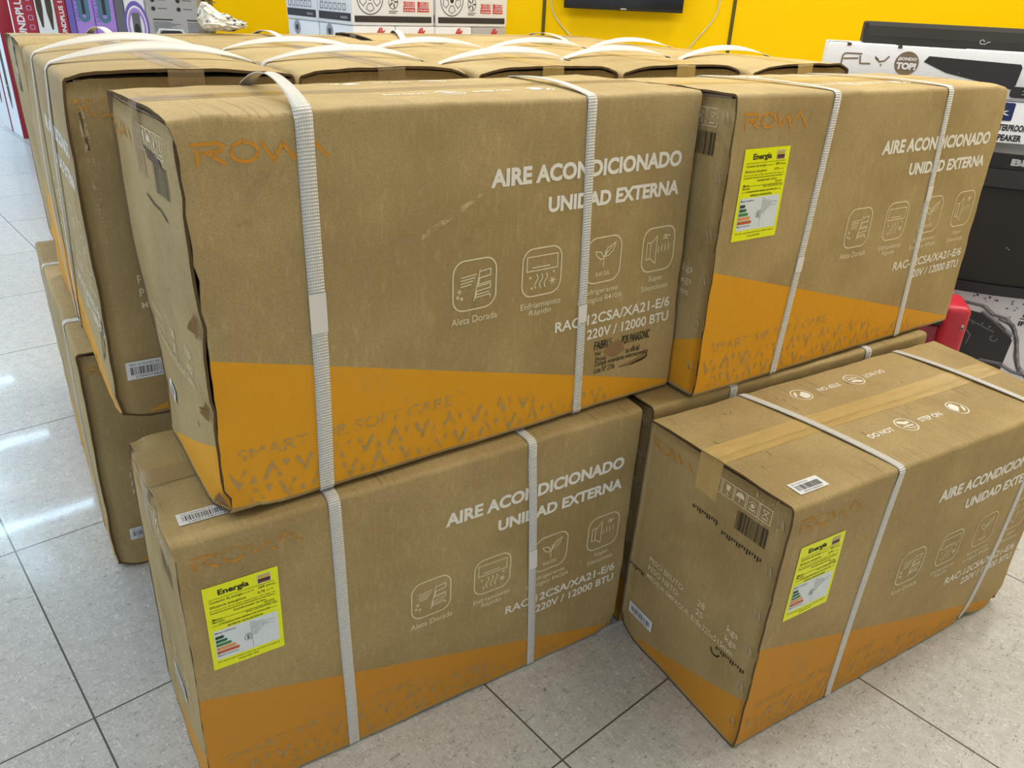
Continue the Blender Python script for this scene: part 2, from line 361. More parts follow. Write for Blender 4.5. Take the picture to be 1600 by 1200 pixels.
def icon_frame(mb, face, x, z, m='cream_print', s=.074):
    prt(mb, face, stroke(rrect(x, x+s, z, z+s, .019), .0022, True), m)
def print_icons(mb, face, m='cream_print'):
    wd = .0017; st = lambda pts, c=False, w=wd: prt(mb, face, stroke(pts, w, c), m)
    tx = lambda s, a, b, c, d: prt(mb, face, text_fit(s, a, b, c, d, .004), m)
    z = .232
    # golden fin
    x = .350; icon_frame(mb, face, x, z)
    for k in range(4): st([(x+.013, z+.042-.0045*k+.008), (x+.040-.003*k, z+.042-.0045*k+.010)])
    st([(x+.046, z+.058), (x+.036, z+.012)])
    sn = []
    for k in range(5):
        zz = z+.055-.0095*k; a, b = x+.047-.0022*k, x+.064
        sn += ([(a, zz), (b, zz+.002), (b, zz-.003)] if k % 2 == 0 else [(b, zz+.002), (a, zz), (a, zz-.004)])
    st(sn); 
    for k in range(3): st([(x+.042-.002*k, z+.045-.012*k), (x+.062, z+.047-.012*k)])
    for a, b, r in ((.011, .030, .004), (.008, .022, .003), (.015, .019, .003)):
        st([(x+a-r, z+b), (x+a+r, z+b)]); st([(x+a, z+b-r), (x+a, z+b+r)])
    tx('Aleta Dorada', .348, .428, .2115, .2225)
    # fast cooling
    x = .4715; icon_frame(mb, face, x, z)
    st([(x+.008, z+.040), (x+.066, z+.040), (x+.066, z+.062), (x+.008, z+.062)], True); st([(x+.018, z+.045), (x+.052, z+.045)])
    for k in range(3): st([(x+.027+.009*k+.003*math.sin(t*.9), z+.034-.0032*t) for t in range(8)])
    for k in range(3):
        a = math.radians(60*k); st([(x+.058-.006*math.cos(a), z+.020-.006*math.sin(a)), (x+.058+.006*math.cos(a), z+.020+.006*math.sin(a))])
    for a, b in ((.015, .030), (.019, .013), (.060, .034)): prt(mb, face, poly(arc(x+a, z+b, .002, 0, 330, 8)), m)
    tx('Enfriamiento', .471, .548, .2125, .2225); tx('Rápido', .488, .530, .1985, .2100)
    # refrigerant
    x = .597; icon_frame(mb, face, x, z)
    st([(x+.037, z+.024), (x+.037, z+.040), (x+.040, z+.052)])
    st([(x+.037, z+.040), (x+.030, z+.050), (x+.018, z+.052), (x+.022, z+.044), (x+.031, z+.038)], True)
    st([(x+.039, z+.042), (x+.043, z+.055), (x+.060, z+.062), (x+.056, z+.050), (x+.047, z+.043)], True); st([(x+.040, z+.045), (x+.054, z+.057)])
    tx('R410A', x+.022, x+.052, z+.010, z+.018)
    tx('Refrigerante', .594, .671, .2110, .2225); tx('Ecológico R410A', .585, .681, .1965, .2090)
    # silent
    x = .7205; icon_frame(mb, face, x, z)
    st([(x+.010, z+.022), (x+.010, z+.050), (x+.018, z+.050), (x+.018, z+.022)], True); st([(x+.018, z+.024), (x+.032, z+.013), (x+.032, z+.060), (x+.018, z+.048)])
    for k in range(4): st([(x+.037+.008*k, z+.030+.001*k), (x+.037+.008*k, z+.042+.001*k)])
    st([(x+.046, z+.058), (x+.062, z+.058)]); st([(x+.050, z+.062), (x+.056, z+.052)]); st([(x+.046, z+.054), (x+.054, z+.054)])
    tx('Súper', .7415, .7755, .2115, .2235); tx('Silencioso', .726, .789, .1985, .2080)

def print_long(mb, face, full=True, logo='orange_print'):
    tx = lambda s, a, b, c, d, bo=0, m='white_print', sp=1.0: prt(mb, face, text_fit(s, a, b, c, d, bo, sp), m)
    print_logo(mb, face, .020, .180, .462, .487, logo)
    if not full: return
    tx('AIRE ACONDICIONADO', .411, .788, .4015, .4270, .042); tx('UNIDAD EXTERNA', .514, .790, .3565, .3800, .042)
    print_icons(mb, face)
    tx('RAC-12CSA/XA21-E/6', .541, .799, .1615, .1800, .020); tx('220V / 12000 BTU', .610, .799, .1350, .1530, .020)
    tx('SMART AIR SOFT CARE', .028, .353, .0830, .1010, .0, 'tan_print')
    for row, (za, x0, x1) in enumerate(((.046, .01, .56), (.014, .03, .70))):
        n = int((x1-x0)/.046)
        for k in range(n):
            xx = x0+.046*k
            fl = (k+row) % 2
            a = za if fl else za+.024; b = za+.024 if fl else za
            if row == 0 and za+.028 > .232-.2714*(xx+.046): break
            prt(mb, face, stroke([(xx+.004, a), (xx+.015, b), (xx+.026, a)], .0055), 'tan_print')
            st = a if fl else a-.010
            prt(mb, face, poly([(xx+.030, b), (xx+.040, b), (xx+.035, b+(-.014 if fl else .014))][::1 if fl else -1]), 'tan_print')

def barcode(mb, face, x0, x1, z0, z1, mat, seed, off=.0006, dens=.0013):
    rnd = random.Random(seed); x = x0
    while x < x1:
        wd = rnd.choice((.5, .5, 1, 1.5))*dens; prt(mb, face, rect(x, min(x+wd, x1), z0, z1), mat, off); x += wd+rnd.choice((.7, 1, 1.4))*dens

def print_end(mb, face, ink='worn_white_print', logo='faint_orange_print', seed=1, holes=True, marks=True):
    m = ink
    tx = lambda s, a, b, c, d: prt(mb, face, text_fit(s, a, b, c, d, .006), m)
    B = lambda b: CD-b      # b measured from the front edge, as on the box
    print_logo(mb, face, B(.312), B(.205), .462, .485, logo)
    tx('PESO BRUTO:', B(.268), B(.172), .223, .236); tx('PESO NETO:', B(.268), B(.182), .202, .215); tx('MEDIDA EMPAQUE:', B(.268), B(.150), .181, .194)
    tx('28', B(.137), B(.120), .223, .236); tx('25', B(.137), B(.120), .202, .215); tx('818x325x515mm', B(.146), B(.046), .181, .194)
    tx('kgs', B(.066), B(.042), .219, .236); tx('kgs', B(.066), B(.042), .198, .215)
    if not marks: return
    for k in range(5):
        x = B(.164)+.0265*k; s = .0235; z = .4635; st = lambda pts, c=False: prt(mb, face, stroke(pts, .0013, c), m)
        st([(x, z), (x+s, z), (x+s, z+s+.003), (x, z+s+.003)], True); c = x+s/2
        if k == 0: st([(c-.004, z+.004), (c-.004, z+.021)]); st([(c+.004, z+.004), (c+.004, z+.021)]); st([(c-.008, z+.004), (c+.008, z+.004)]); st([(c-.007, z+.017), (c-.004, z+.022), (c-.001, z+.017)]); st([(c+.001, z+.017), (c+.004, z+.022), (c+.007, z+.017)])
        if k == 1: prt(mb, face, poly([(c-.005, z+.022), (c-.003, z+.012), (c+.003, z+.012), (c+.005, z+.022)]), m); st([(c, z+.013), (c, z+.005)]); st([(c-.004, z+.004), (c+.004, z+.004)])
        if k == 2: prt(mb, face, poly(arc(c, z+.013, .009, 0, 180, 10)), m); st([(c, z+.013), (c, z+.005), (c-.003, z+.004)])
        if k == 3: st(arc(c, z+.013, .007, 20, 160, 8)); st(arc(c, z+.013, .007, 200, 340, 8)); prt(mb, face, poly(arc(c, z+.013, .004, 0, 330, 8)), m); st([(c-.008, z+.005), (c+.008, z+.005)])
        if k == 4: st([(c-.006, z+.020), (c+.006, z+.008)]); st([(c+.006, z+.020), (c-.006, z+.008)]); st([(c-.006, z+.020), (c+.006, z+.020)]); prt(mb, face, rect(c-.006, c+.006, z+.004, z+.006), m)
    barcode(mb, face, B(.098), B(.034), .419, .455, 'black_print', seed)
    if holes:
        for b0, b1, z0 in ((.191, .130, .407), (.120, .030, .396), (.080, .010, .172), (.318, .270, .182)):
            n = int((b0-b1)/.0055)
            for k in range(n): prt(mb, face, rect(B(b0)+.0055*k, B(b0)+.0055*k+.0026, z0-.004+.003*math.sin(k*1.7), z0+.003), 'black_print')
        prt(mb, face, stroke(arc(B(.080), .163, .010, 180, 350, 8), .003), 'black_print')

def print_top(mb):
    def circ(cx, cy, flip):
        st = lambda pts, c=False, w=.0022: prt(mb, 'top', (lambda s: up_down(s, cx, cy) if flip else s)(stroke(pts, w, c)), 'white_print')
        pl = lambda pts: prt(mb, 'top', (lambda s: up_down(s, cx, cy) if flip else s)(poly(pts)), 'white_print')
        st([(p[0], p[1]) for p in arc(cx, cy, .021, 0, 351, 28)], True)
        return st, pl
    for flip, cy, cfoot, crec, d0, s0 in ((False, .091, .402, .560, .298, .440), (True, .263, .473, .321, .564, .430)):
        st, pl = circ(cfoot, cy, flip)
        pl([(cfoot-.013, cy+.009), (cfoot-.004, cy+.002), (cfoot+.012, cy+.002), (cfoot+.013, cy+.008), (cfoot+.002, cy+.010), (cfoot-.003, cy+.014), (cfoot-.012, cy+.014)])
        pl([(cfoot-.014, cy-.003), (cfoot+.014, cy-.003), (cfoot+.014, cy-.006), (cfoot-.014, cy-.006)])
        st([(cfoot-.009, cy-.009), (cfoot+.009, cy-.015)]); st([(cfoot-.015, cy+.015), (cfoot+.015, cy-.015)], False, .0018)
        st, pl = circ(crec, cy, flip)
        pl(arc(crec-.003, cy+.002, .014, 60, 245, 12)+[(crec-.002, cy-.004), (crec+.004, cy-.002), (crec+.006, cy+.004)])
        pl([(crec+.001, cy-.016), (crec+.013, cy-.009), (crec+.017, cy+.003), (crec+.012, cy+.001), (crec+.006, cy-.008)])
        for s, a in (('DO NOT', d0), ('STEP ON', s0)):
            if flip: sh = text_fit(s, -.062, 0, -.0065, .0065, .03); V = [(a-.062-(x), cy-z) for x, z in sh[0]]; V = [(x-.0, z) for x, z in V]; V = [(x, z) for x, z in V]; sh = (V, sh[1]); 
            else: sh = text_fit(s, a, a+.066, cy-.0065, cy+.0065, .03)
            if flip:
                mx = max(p[0] for p in sh[0]); sh = ([(p[0]-mx+a, p[1]) for p in sh[0]], sh[1])
            prt(mb, 'top', sh, 'white_print')

def energy_label(root, fn, x0=.0345, z0=.283, w=.1095, h=.1495):
    mb = MB(); X = lambda a: x0+a*w; Z = lambda a: z0+a*h
    P = lambda sh, m, o: prt(mb, 'front', sh, m, o)
    a, b, c, d = .0010, .0013, .0016, .0019
    P(gridrect(x0, x0+w, z0, z0+h, 8, 8), 'label_yellow', a)
    # thin rim so the sheet has an edge
    P(gridrect(X(.06), X(.94), Z(.115), Z(.475), 6, 6), 'label_white', b)
    T = lambda s, p, q, r, t, bo=.006, o=b: P(text_fit(s, X(p), X(q), Z(r), Z(t), bo), 'label_ink', o)
    T('Energía', .19, .60, .865, .945, .035)
    P(rect(X(.71), X(.90), Z(.865), Z(.965)), 'label_white', b); P(rect(X(.72), X(.89), Z(.915), Z(.96)), 'flag_gold', c); P(rect(X(.72), X(.89), Z(.895), Z(.915)), 'flag_navy', c); P(rect(X(.72), X(.89), Z(.87), Z(.895)), 'flag_red', c)
    for zz in (.845, .69, .60, .535): P(rect(X(.06), X(.94), Z(zz), Z(zz+.004)), 'label_ink', b)
    T('Consumo de energía', .07, .50, .795, .832); T('(en modo frío)', .51, .66, .80, .822, .002); T('169', .72, .80, .805, .832, .02); T('kWh/mes', .82, .95, .805, .825)
    T('Eficiencia energética', .07, .54, .738, .775); T('2.75', .70, .80, .75, .777, .02); T('W / W', .82, .92, .75, .768)
    T('El consumo de energía dependerá del lugar de', .06, .94, .708, .727, .002); T('instalación, modo de uso y mantenimiento del equipo', .06, .92, .68, .698, .002)
    T('Acondicionador de Aire', .36, .80, .645, .672); T('Marca', .07, .20, .602, .625); T('ROWA', .78, .92, .615, .638); T('Modelo', .07, .23, .568, .592); T('RAC-12CSA/XA21-E/6', .52, .95, .575, .598)
    T('Compare este equipo con otros de', .16, .84, .528, .556, .012); T('similares características', .26, .74, .488, .515, .012)
    T('Menor consumo', .075, .36, .435, .456, .01, c); T('Mayor consumo', .075, .36, .150, .172, .01, c)
    for k, (m, ln) in enumerate((('bar_darkgreen', .10), ('bar_green', .14), ('bar_midgreen', .19), ('bar_peach', .25), ('bar_red', .29))):
        zt = .405-.046*k; P(poly([(X(.075), Z(zt-.034)), (X(.075+ln), Z(zt-.034)), (X(.095+ln), Z(zt-.017)), (X(.075+ln), Z(zt)), (X(.075), Z(zt))]), m, c)
        P(text_fit('ABCDE'[k], X(.085), X(.105), Z(zt-.028), Z(zt-.006)), 'label_ink', d)
    P(stroke([(X(.455), Z(.275)), (X(.475), Z(.305)), (X(.55), Z(.305)), (X(.55), Z(.245)), (X(.475), Z(.245))], .0006, True), 'label_ink', c); T('E', .495, .525, .255, .295, .03, c); T('Clase', .48, .55, .315, .328, .002, c)
    P(rect(X(.562), X(.566), Z(.13), Z(.46)), 'label_ink', c)
    for k, (q, t) in enumerate((('Tipo', .63), ('Split pared fijo', .74), ('Capacidad de enfriamiento', .90), ('3.5 kW a máxima', .78), ('Potencia de operación', .88), ('a carga total', .74), ('1.27 kW', .70), ('Voltaje', .66), ('220 V', .65))):
        zt = .447-.019*k; T(q, .58, t, zt-.012, zt, .002, c)
    T('No retirar esta etiqueta hasta que se venda el equipo al', .07, .93, .068, .092, .002); T('consumidor final', .34, .62, .035, .058, .002)
    o = mb.build('energy_label', root, fn); o['label'] = 'bright yellow energy rating label with white panel'; return o
def barcode_sticker(root, fn, face, x0, z0, w, h, seed, turn=0):
    mb = MB(); P = lambda sh, m, o: prt(mb, face, sh, m, o); cx, cz = x0+w/2, z0+h/2; tc, ts = math.cos(turn), math.sin(turn)
    R = lambda sh: ([(cx+(x-cx)*tc-(z-cz)*ts, cz+(x-cx)*ts+(z-cz)*tc) for x, z in sh[0]], sh[1])
    P(R(gridrect(x0, x0+w, z0, z0+h, 6, 3)), 'sticker_white', .0012)
    rnd = random.Random(seed); x = x0+.006
    while x < x0+w-.007:
        wd = rnd.choice((.0006, .0006, .0012, .0017)); P(R(rect(x, x+wd, z0+.26*h, z0+.70*h)), 'sticker_ink', .0015); x += wd+rnd.choice((.0008, .0011, .0017))
    P(R(text_fit('RAC-12CSA/XA21-E/6', x0+.006, x0+w*.62, z0+.78*h, z0+.90*h)), 'sticker_ink', .0015)
    P(R(text_fit('2%d04719820563' % seed, x0+.012, x0+w-.012, z0+.08*h, z0+.19*h)), 'sticker_ink', .0015)
    o = mb.build('barcode_sticker', root, fn); o['label'] = 'small white barcode sticker'; return o

RAD = .008; TH = .0038
def profile(flat_n=(26, 16)):
    """outer (y, z) outline of the sleeve, from the lid seam round the front to the other side of the seam, with inward normals"""
    nf, nt = flat_n; out = []
    g = .0009
    def lin_pts(a, b, n, nrm):
        for k in range(n): t = k/n; out.append(((a[0]+(b[0]-a[0])*t, a[1]+(b[1]-a[1])*t), nrm))
    def corner(cy, cz, a0):
        for k in range(4):
            a = math.radians(a0+90*k/4); out.append(((cy+RAD*math.cos(a), cz+RAD*math.sin(a)), (-math.cos(a), -math.sin(a))))
    lin_pts((CD/2-g, CH), (RAD, CH), nt//2, (0, -1)); corner(RAD, CH-RAD, 90)
    lin_pts((0, CH-RAD), (0, RAD), nf, (1, 0)); corner(RAD, RAD, 180)
    lin_pts((RAD, 0), (CD-RAD, 0), nt, (0, 1)); corner(CD-RAD, RAD, 270)
    lin_pts((CD, RAD), (CD, CH-RAD), nf, (-1, 0)); corner(CD-RAD, CH-RAD, 0)
    lin_pts((CD-RAD, CH), (CD/2+g, CH), nt//2, (0, -1)); out.append(((CD/2+g, CH), (0, -1)))
    return out
def carton_body(mb, mat, nx=54, slit=.0015, topgap=.007, gap_end=.009, flaps=True):
    pr = profile(); n = len(pr); vs = []
    xs = [0, .002, .006, .012]+[.012+(CL-.024)*k/nx for k in range(1, nx)]+[CL-.012, CL-.006, CL-.002, CL]
    for inner in (0, 1):
        for x in xs:
            for (y, z), (ny, nz) in pr:
                # the front panel stops a little short of the left corner and leaves a dark, uneven joint
                k = min(1, max(0, (z-.004)/.012))*min(1, max(0, (CH-.006-z)/.012))*(1 if y < .006 else 0)
                g = slit*k*(.7+.75*abs(noise.noise(Vector((3.1+slit*900, 0, z*26))))+.5*max(0, noise.noise(Vector((slit*500, 5, z*75)))))
                vs.append((g+x*(.03-g)/.03 if x < .03 else x, y+ny*TH*inner, z+nz*TH*inner))
    m = len(xs); fs = []; fi = []; fr = []
    for i in range(m-1):
        for k in range(n-1):
            a = i*n+k; fs.append((a, a+1, a+n+1, a+n)); o = m*n; fi.append((o+a, o+a+n, o+a+n+1, o+a+1))
    for k in range(n-1):
        o = m*n; fr += [(k, o+k, o+k+1, k+1), ((m-1)*n+k, (m-1)*n+k+1, o+(m-1)*n+k+1, o+(m-1)*n+k)]
    for i in range(m-1):
        o = m*n; fr += [(i*n, (i+1)*n, o+(i+1)*n, o+i*n), (i*n+n-1, o+i*n+n-1, o+(i+1)*n+n-1, (i+1)*n+n-1)]
    base = len(mb.v); mb.add(vs, fs, mat, smooth=True)
    for F2, mm in ((fi, 'cardboard_inside'), (fr, 'cardboard_edge')):
        k = mb.mat(mm)
        for f in F2: mb.f.append(tuple(base+i for i in f)); mb.mi.append(k); mb.sm.append(False)
    # end panels
    ny, nz = 18, 26
    for side in (0, 1):
        s = .0008 if side == 0 else .0002
        vs = []; 
        for lay in (0, 1):
            for j in range(nz+1):
                for i in range(ny+1):
                    t = i/ny; y = s+TH*.2+(CD-2*s-TH*.4)*t
                    zt = CH-TH-.001-topgap*(.35+.65*math.sin(PI*min(1, max(0, t)))**.7)
                    z = .004+(zt-.004)*j/nz
                    rr = .0 if lay else .0
                    e = min(t, 1-t)*CD; curve = .003*max(0, 1-e/.008)**2 + .003*max(0, 1-(zt-z)/.010)**2
                    x = (.0006+curve)+lay*TH
                    vs.append((x if side == 0 else CL-x, y, z))
        q = (ny+1)*(nz+1); fs = []; fe = []
        for j in range(nz):
            for i in range(ny):
                a = j*(ny+1)+i; f = (a, a+ny+1, a+ny+2, a+1); fs.append(f if side == 0 else f[::-1]); fe.append(tuple(q+t for t in f[::-1]))
        rest = [(0 if side == 0 else CL, p[1], p[2]) for p in vs]
        rim = [j*(ny+1) for j in range(nz+1)]+[nz*(ny+1)+i for i in range(1, ny+1)]+[j*(ny+1)+ny for j in range(nz-1, -1, -1)]
        for a, b in zip(rim, rim[1:]): fe.append((a, b, q+b, q+a))
        base = len(mb.v); mb.add(vs, fs, mat, rest=rest, smooth=True); k = mb.mat('cardboard_edge')
        for f in fe: mb.f.append(tuple(base+i for i in f)); mb.mi.append(k); mb.sm.append(False)
    # what shows in the gaps: folded-in inner flaps
    mb.box(max(.007, slit+.005), CL-.007, .0085, CD-.0085, .0075, CH-(.011 if flaps else .027), 'cardboard_inside')
    for a, b in (() if not flaps else ((TH+.0008, .04), (CL-.04, CL-TH-.0008))): mb.box(a, b, .016, CD-.016, CH-.09, CH-TH-.0010, 'cardboard_inside')

def make_carton(label, org, yaw, z0, offs, mat='cardboard', bulge=(.004, .003, .003), nz=.0016, seed=1, dents=(), slit=.0015, topgap=.007, full_front=True,
                body_prints=None, nx=54):
    ox, oy = org; c, s = math.cos(yaw), math.sin(yaw)
    root = thing('cardboard_carton', label, 'carton', (ox+c*CL/2-s*CD/2, oy+s*CL/2+c*CD/2, z0), yaw, 'air conditioner cartons stacked on the shop floor')
    rnd = random.Random(seed); sx, sy = rnd.uniform(0, 50), rnd.uniform(0, 50)
    O = [Vector(o)/1000 for o in offs]
    def fn(p):
        a, b, h = min(1, max(0, p.x/CL)), min(1, max(0, p.y/CD)), min(1, max(0, p.z/CH))
        d = Vector((0, 0, 0))
        for k in range(8):
            i, j, l = k >> 2, (k >> 1) & 1, k & 1
            d += ((a if i else 1-a)*(b if j else 1-b)*(h if l else 1-h))*O[k]
        S = lambda t: 4*t*(1-t)
        d.y += bulge[0]*S(a)*S(h)*(2*b-1); d.x += bulge[1]*S(b)*S(h)*(2*a-1); d.z += bulge[2]*S(b)**.8*max(0, h-.9)*10*(.75+.25*S(a))
        q = Vector((p.x*4+sx, p.y*4+sy, p.z*4)); nv = noise.noise_vector(q)
        nv.z *= h; d += nv*nz*1.3
        # crumpling grows towards the edges of the box
        ex, ey, ez = min(a, 1-a)*CL, min(b, 1-b)*CD, min(h, 1-h)*CH
        e1, e2, e3 = sorted((ex, ey, ez)); k = max(0, 1-e2/.035)
        if k > 0:
            n2 = noise.noise_vector(Vector((p.x*22+sy, p.y*22+sx, p.z*22))); n2.z *= h if h < .5 else 1; d += n2*nz*1.1*k
        if z0 < .1 and h > .98: d.z = min(d.z, 0)   # squeezed flat by the carton on top
        sn = lambda t, m: 0 if t < .006 else m if t > m-.006 else t       # both sides of the board move together
        ps = Vector((p.x, sn(p.y, CD), sn(p.z, CH)))
        for (cx, cy, cz), r, v in dents:
            t = (ps-Vector((cx, cy, cz))).length/r
            if t < 1:
                f = (1-t*t)**2; n3 = noise.noise_vector(ps*70); d += Vector(v)*f+n3*(Vector(v).length*.35*f)
        return Vector((p.x-CL/2, p.y-CD/2, max(p.z, -.0005))) + d
    mb = MB(); carton_body(mb, mat, nx=nx, slit=slit, topgap=topgap, flaps=z0 > .1)
    if body_prints: body_prints(mb)
    mb.build('body', root, fn)
    return root, fn
def ring(o):
    """closed outline round the long side of a carton at offset o, tagged with how far up the front / across the lid it is"""
    pts = []; n = 16
    for k in range(n+1): pts.append((-o, RAD+(CH-2*RAD)*k/n))
    for k in range(1, 6): a = math.radians(180-90*k/6); pts.append((RAD+(RAD+o)*math.cos(a), CH-RAD+(RAD+o)*math.sin(a)))
    for k in range(n+1): pts.append((RAD+(CD-2*RAD)*k/n, CH+o))
    for k in range(1, 6): a = math.radians(90-90*k/6); pts.append((CD-RAD+(RAD+o)*math.cos(a), CH-RAD+(RAD+o)*math.sin(a)))
    for k in range(n+1): pts.append((CD+o, CH-RAD-(CH-2*RAD)*k/n))
    for k in range(1, 6): a = math.radians(-90*k/6); pts.append((CD-RAD+(RAD+o)*math.cos(a), RAD+(RAD+o)*math.sin(a)))
    for k in range(n+1): pts.append((CD-RAD-(CD-2*RAD)*k/n, -o*.1))
    for k in range(1, 6): a = math.radians(270-90*k/6); pts.append((RAD+(RAD+o)*math.cos(a), RAD+(RAD+o)*math.sin(a)))
    return pts
def strap(root, fn, xbf, xtf, xtb, xbb=None, arch=.006, wd=.0185, slack=.0, sag=0.0, seal=None, fold=0, backslack=0, tilt=0, mat='strap_white'):
    """white woven strap round the carton; x at the bottom front, top front, top back, bottom back"""
    xbb = xtb if xbb is None else xbb; pts = ring(.0016); n = len(pts); mb = MB(); V = []; R = []; ln = 0; prev = None
    for (y, z) in pts:
        ty = min(1, max(0, y/CD)); tz = min(1, max(0, z/CH))
        xf = xbf+(xtf-xbf)*tz + sag*4*tz*(1-tz)*(1-ty); xb = xbb+(xtb-xbb)*tz; x = xf+(xb-xf)*ty
        lift = arch*math.sin(PI*ty)**.8*max(0, (tz-.97)/.03); fy = slack*math.sin(PI*min(1, max(0, (tz)/1.0)))*(1 if y < .001 else 0)
        by = backslack*math.sin(PI*tz)*(1 if y > CD-.001 else 0)
        c = (x, y-fy+by, z+lift)
        if prev: ln += math.dist(prev, c)
        prev = c
        for k in range(4):
            t = k/3-.5; w2 = wd*(1-fold*.5*math.sin(PI*ty)*(tz > .98))
            cz = (fold*.006*abs(t)*2+tilt*wd*t)*math.sin(PI*ty)*(tz > .98)
            V.append((c[0]+w2*t, c[1], c[2]+cz)); R.append((ln, wd*t, 0))
    # second layer gives it thickness
    m = len(V); off = [(p[0], p[1]+(.0012 if p[1] < CD/2 else -.0012)*(1 if .02 < p[2] < CH-.01 else 0), p[2]-(.0012 if p[2] > CH-.005 else 0)) for p in V]
    F = []
    for i in range(n):
        j = (i+1) % n
        for k in range(3): F.append((i*4+k, i*4+k+1, j*4+k+1, j*4+k))
        F.append((i*4, j*4, m+j*4, m+i*4)); F.append((i*4+3, m+i*4+3, m+j*4+3, j*4+3))
    mb.add(V+off, F, mat, R+R, True)
    o = mb.build('strap', root, fn)
    if seal:
        z0, z1 = seal; sb = MB(); G = []
        for j in range(7):
            z = z0+(z1-z0)*j/6; tz = z/CH; x = xbf+(xtf-xbf)*tz+sag*4*tz*(1-tz)
            fy = slack*math.sin(PI*tz)
            for k in range(3): G.append((x+(wd+.0012)*(k/2-.5), -.0026-fy, z))
        sb.add(G, [(j*3+k, j*3+k+1, (j+1)*3+k+1, (j+1)*3+k) for j in range(6) for k in range(2)], 'strap_seal')
        q = sb.build('strap_seal', o, fn); q['label'] = 'smooth welded joint of the strap'
    return o
def tape(root, fn, mat, yc=CD/2, wd=.050, down=(.085, .085), o=.0009):
    path = []; R8 = .004
    for k in range(9): path.append((-o, CH-down[0]+(down[0]-R8)*k/8))
    path.append((-o+.0012, CH-.0012+o)); n = 44
    for k in range(n+1): path.append((R8+(CL-2*R8)*k/n, CH+o))
    path.append((CL+o-.0012, CH-.0012+o))
    for k in range(9): path.append((CL+o, CH-R8-(down[1]-R8)*k/8))
    V = []; R = []; ln = 0
    for i, (x, z) in enumerate(path):
        if i: ln += math.dist(path[i-1], (x, z))
        for k in range(7):
            t = k/6-.5; j = (.0015*math.sin(k*5.1)) if i in (0, len(path)-1) else 0
            V.append((x, yc+wd*t, z+j)); R.append((ln, wd*t, 0))
    F = [(i*7+k, (i+1)*7+k, (i+1)*7+k+1, i*7+k+1) for i in range(len(path)-1) for k in range(6)]
    mb = MB(); mb.add(V, F, mat, R, True); o = mb.build('packing_tape', root, fn)
    return o
def staples(root, fn, zs, b=.017, face='left'):
    f = FACES[face]
    for z in zs:
        for d in (-.0045, .0045):
            mb = MB(); a = f(CD-b-.003+d, z+.009, .0006); c = f(CD-b+.003+d, z-.009, .0006)
            mb.tube([a, c], .0007, 'staple_metal', 6); mb.build('staple', root, fn)

def long_ends(mb, front=True, left=True, top=False, back=False, logo='orange_print', ink='worn_white_print', endlogo='faint_orange_print', extra=None, holes=False, marks=True):
    if front: print_long(mb, 'front', True, logo)
    if back: print_long(mb, 'back', True, logo)
    if left: print_end(mb, 'left', ink, endlogo, holes=holes, marks=marks)
    if top: print_top(mb)
    if extra: extra(mb)

# corner offsets in mm, order (x, y, z) = 000 001 010 011 100 101 110 111
Z0 = [(0, 0, 0)]*8
R = math.radians
UPZ = .5165
# A - upper left, crushed corner, black stamp
def stamp(mb):
    T = lambda s, a, b, c, d, bo=.02: prt(mb, 'front', text_fit(s, a, b, c, d, bo), 'black_print')
    T('FABRI', .629, .660, .1125, .1280); T('C', .663, .669, .1195, .1280, .01); T('POR PANASONIC', .692, .757, .1100, .1265)
    T('Hec', .632, .646, .1010, .1090, .008); T('sa oficial', .703, .735, .0915, .1030, .008); T('Produ', .634, .658, .0900, .0985, .008)
    T('Cumple estandares internacionales', .633, .757, .0785, .0905, .008); T('Lote Nº 2756', .633, .680, .0680, .0785, .008)
    prt(mb, 'front', poly([(.655, .112), (.664, .118), (.672, .117), (.684, .122), (.690, .117), (.697, .106), (.700, .099), (.690, .096), (.680, .091), (.668, .092), (.660, .097), (.652, .104)]), 'torn_paper', .0008)
    prt(mb, 'front', poly([(.687, .068), (.716, .072), (.742, .078), (.755, .082), (.757, .074), (.748, .070), (.720, .066)]), 'black_print', .0004)
    prt(mb, 'front', poly([(.690, .069), (.716, .0735), (.744, .080), (.753, .081), (.752, .076), (.735, .0725), (.712, .0675)]), 'torn_paper', .0009)
    prt(mb, 'front', poly([(.30, .345), (.345, .365), (.395, .392), (.398, .398), (.34, .372), (.302, .352)]), 'tan_scuff', .0003)
    # end: torn shipping sheet and gouges
    B = lambda b: CD-b
    prt(mb, 'left', poly([(B(.133), .470), (B(.060), .462), (B(.050), .452), (B(.118), .456)]), 'dim_print', .0007)
    prt(mb, 'left', stroke([(B(.156), .407), (B(.12), .400), (B(.09), .399), (B(.062), .390)], .003), 'dim_print', .0005)
    prt(mb, 'left', stroke([(B(.06), .128), (B(.055), .120)], .002), 'black_print', .0005)
A, fA = make_carton('upper left carton with crushed lower corner and black stamped lot notice on its front', (-.3706, .8439), R(36.84), UPZ,
    [(1, 12, 0), (0, 1, 6), (3, -14, 0), (4, -1, -4), (3, -5, 0), (-2, 4, 8), (0, 0, 0), (0, 0, 0)], bulge=(.003, .002, .003), nz=.0018, seed=11, slit=.0085, topgap=.007,
    dents=[((0, CD, .11), .22, (.009, -.004, 0)), ((0, 0, 0), .055, (.012, .006, .004)), ((0, .004, .275), .030, (.006, .005, -.003)), ((0, .004, .16), .025, (.006, .004, 0)), ((0, .002, .43), .03, (.003, .002, 0)), ((.05, 0, 0), .03, (0, -.004, .008)), ((0, .004, .52), .05, (.002, .002, -.004)), ((.11, 0, CH), .05, (0, .003, -.004))],
    body_prints=lambda mb: long_ends(mb, top=True, extra=stamp), nx=70)
strap(A, fA, .147, .150, .193, arch=.020, wd=.0215, seal=(.243, .297), fold=.6)
strap(A, fA, .601, .586, .670, arch=.006, wd=.0165, seal=(.17, .20))
tape(A, fA, 'tape_clear', down=(.085, .085))
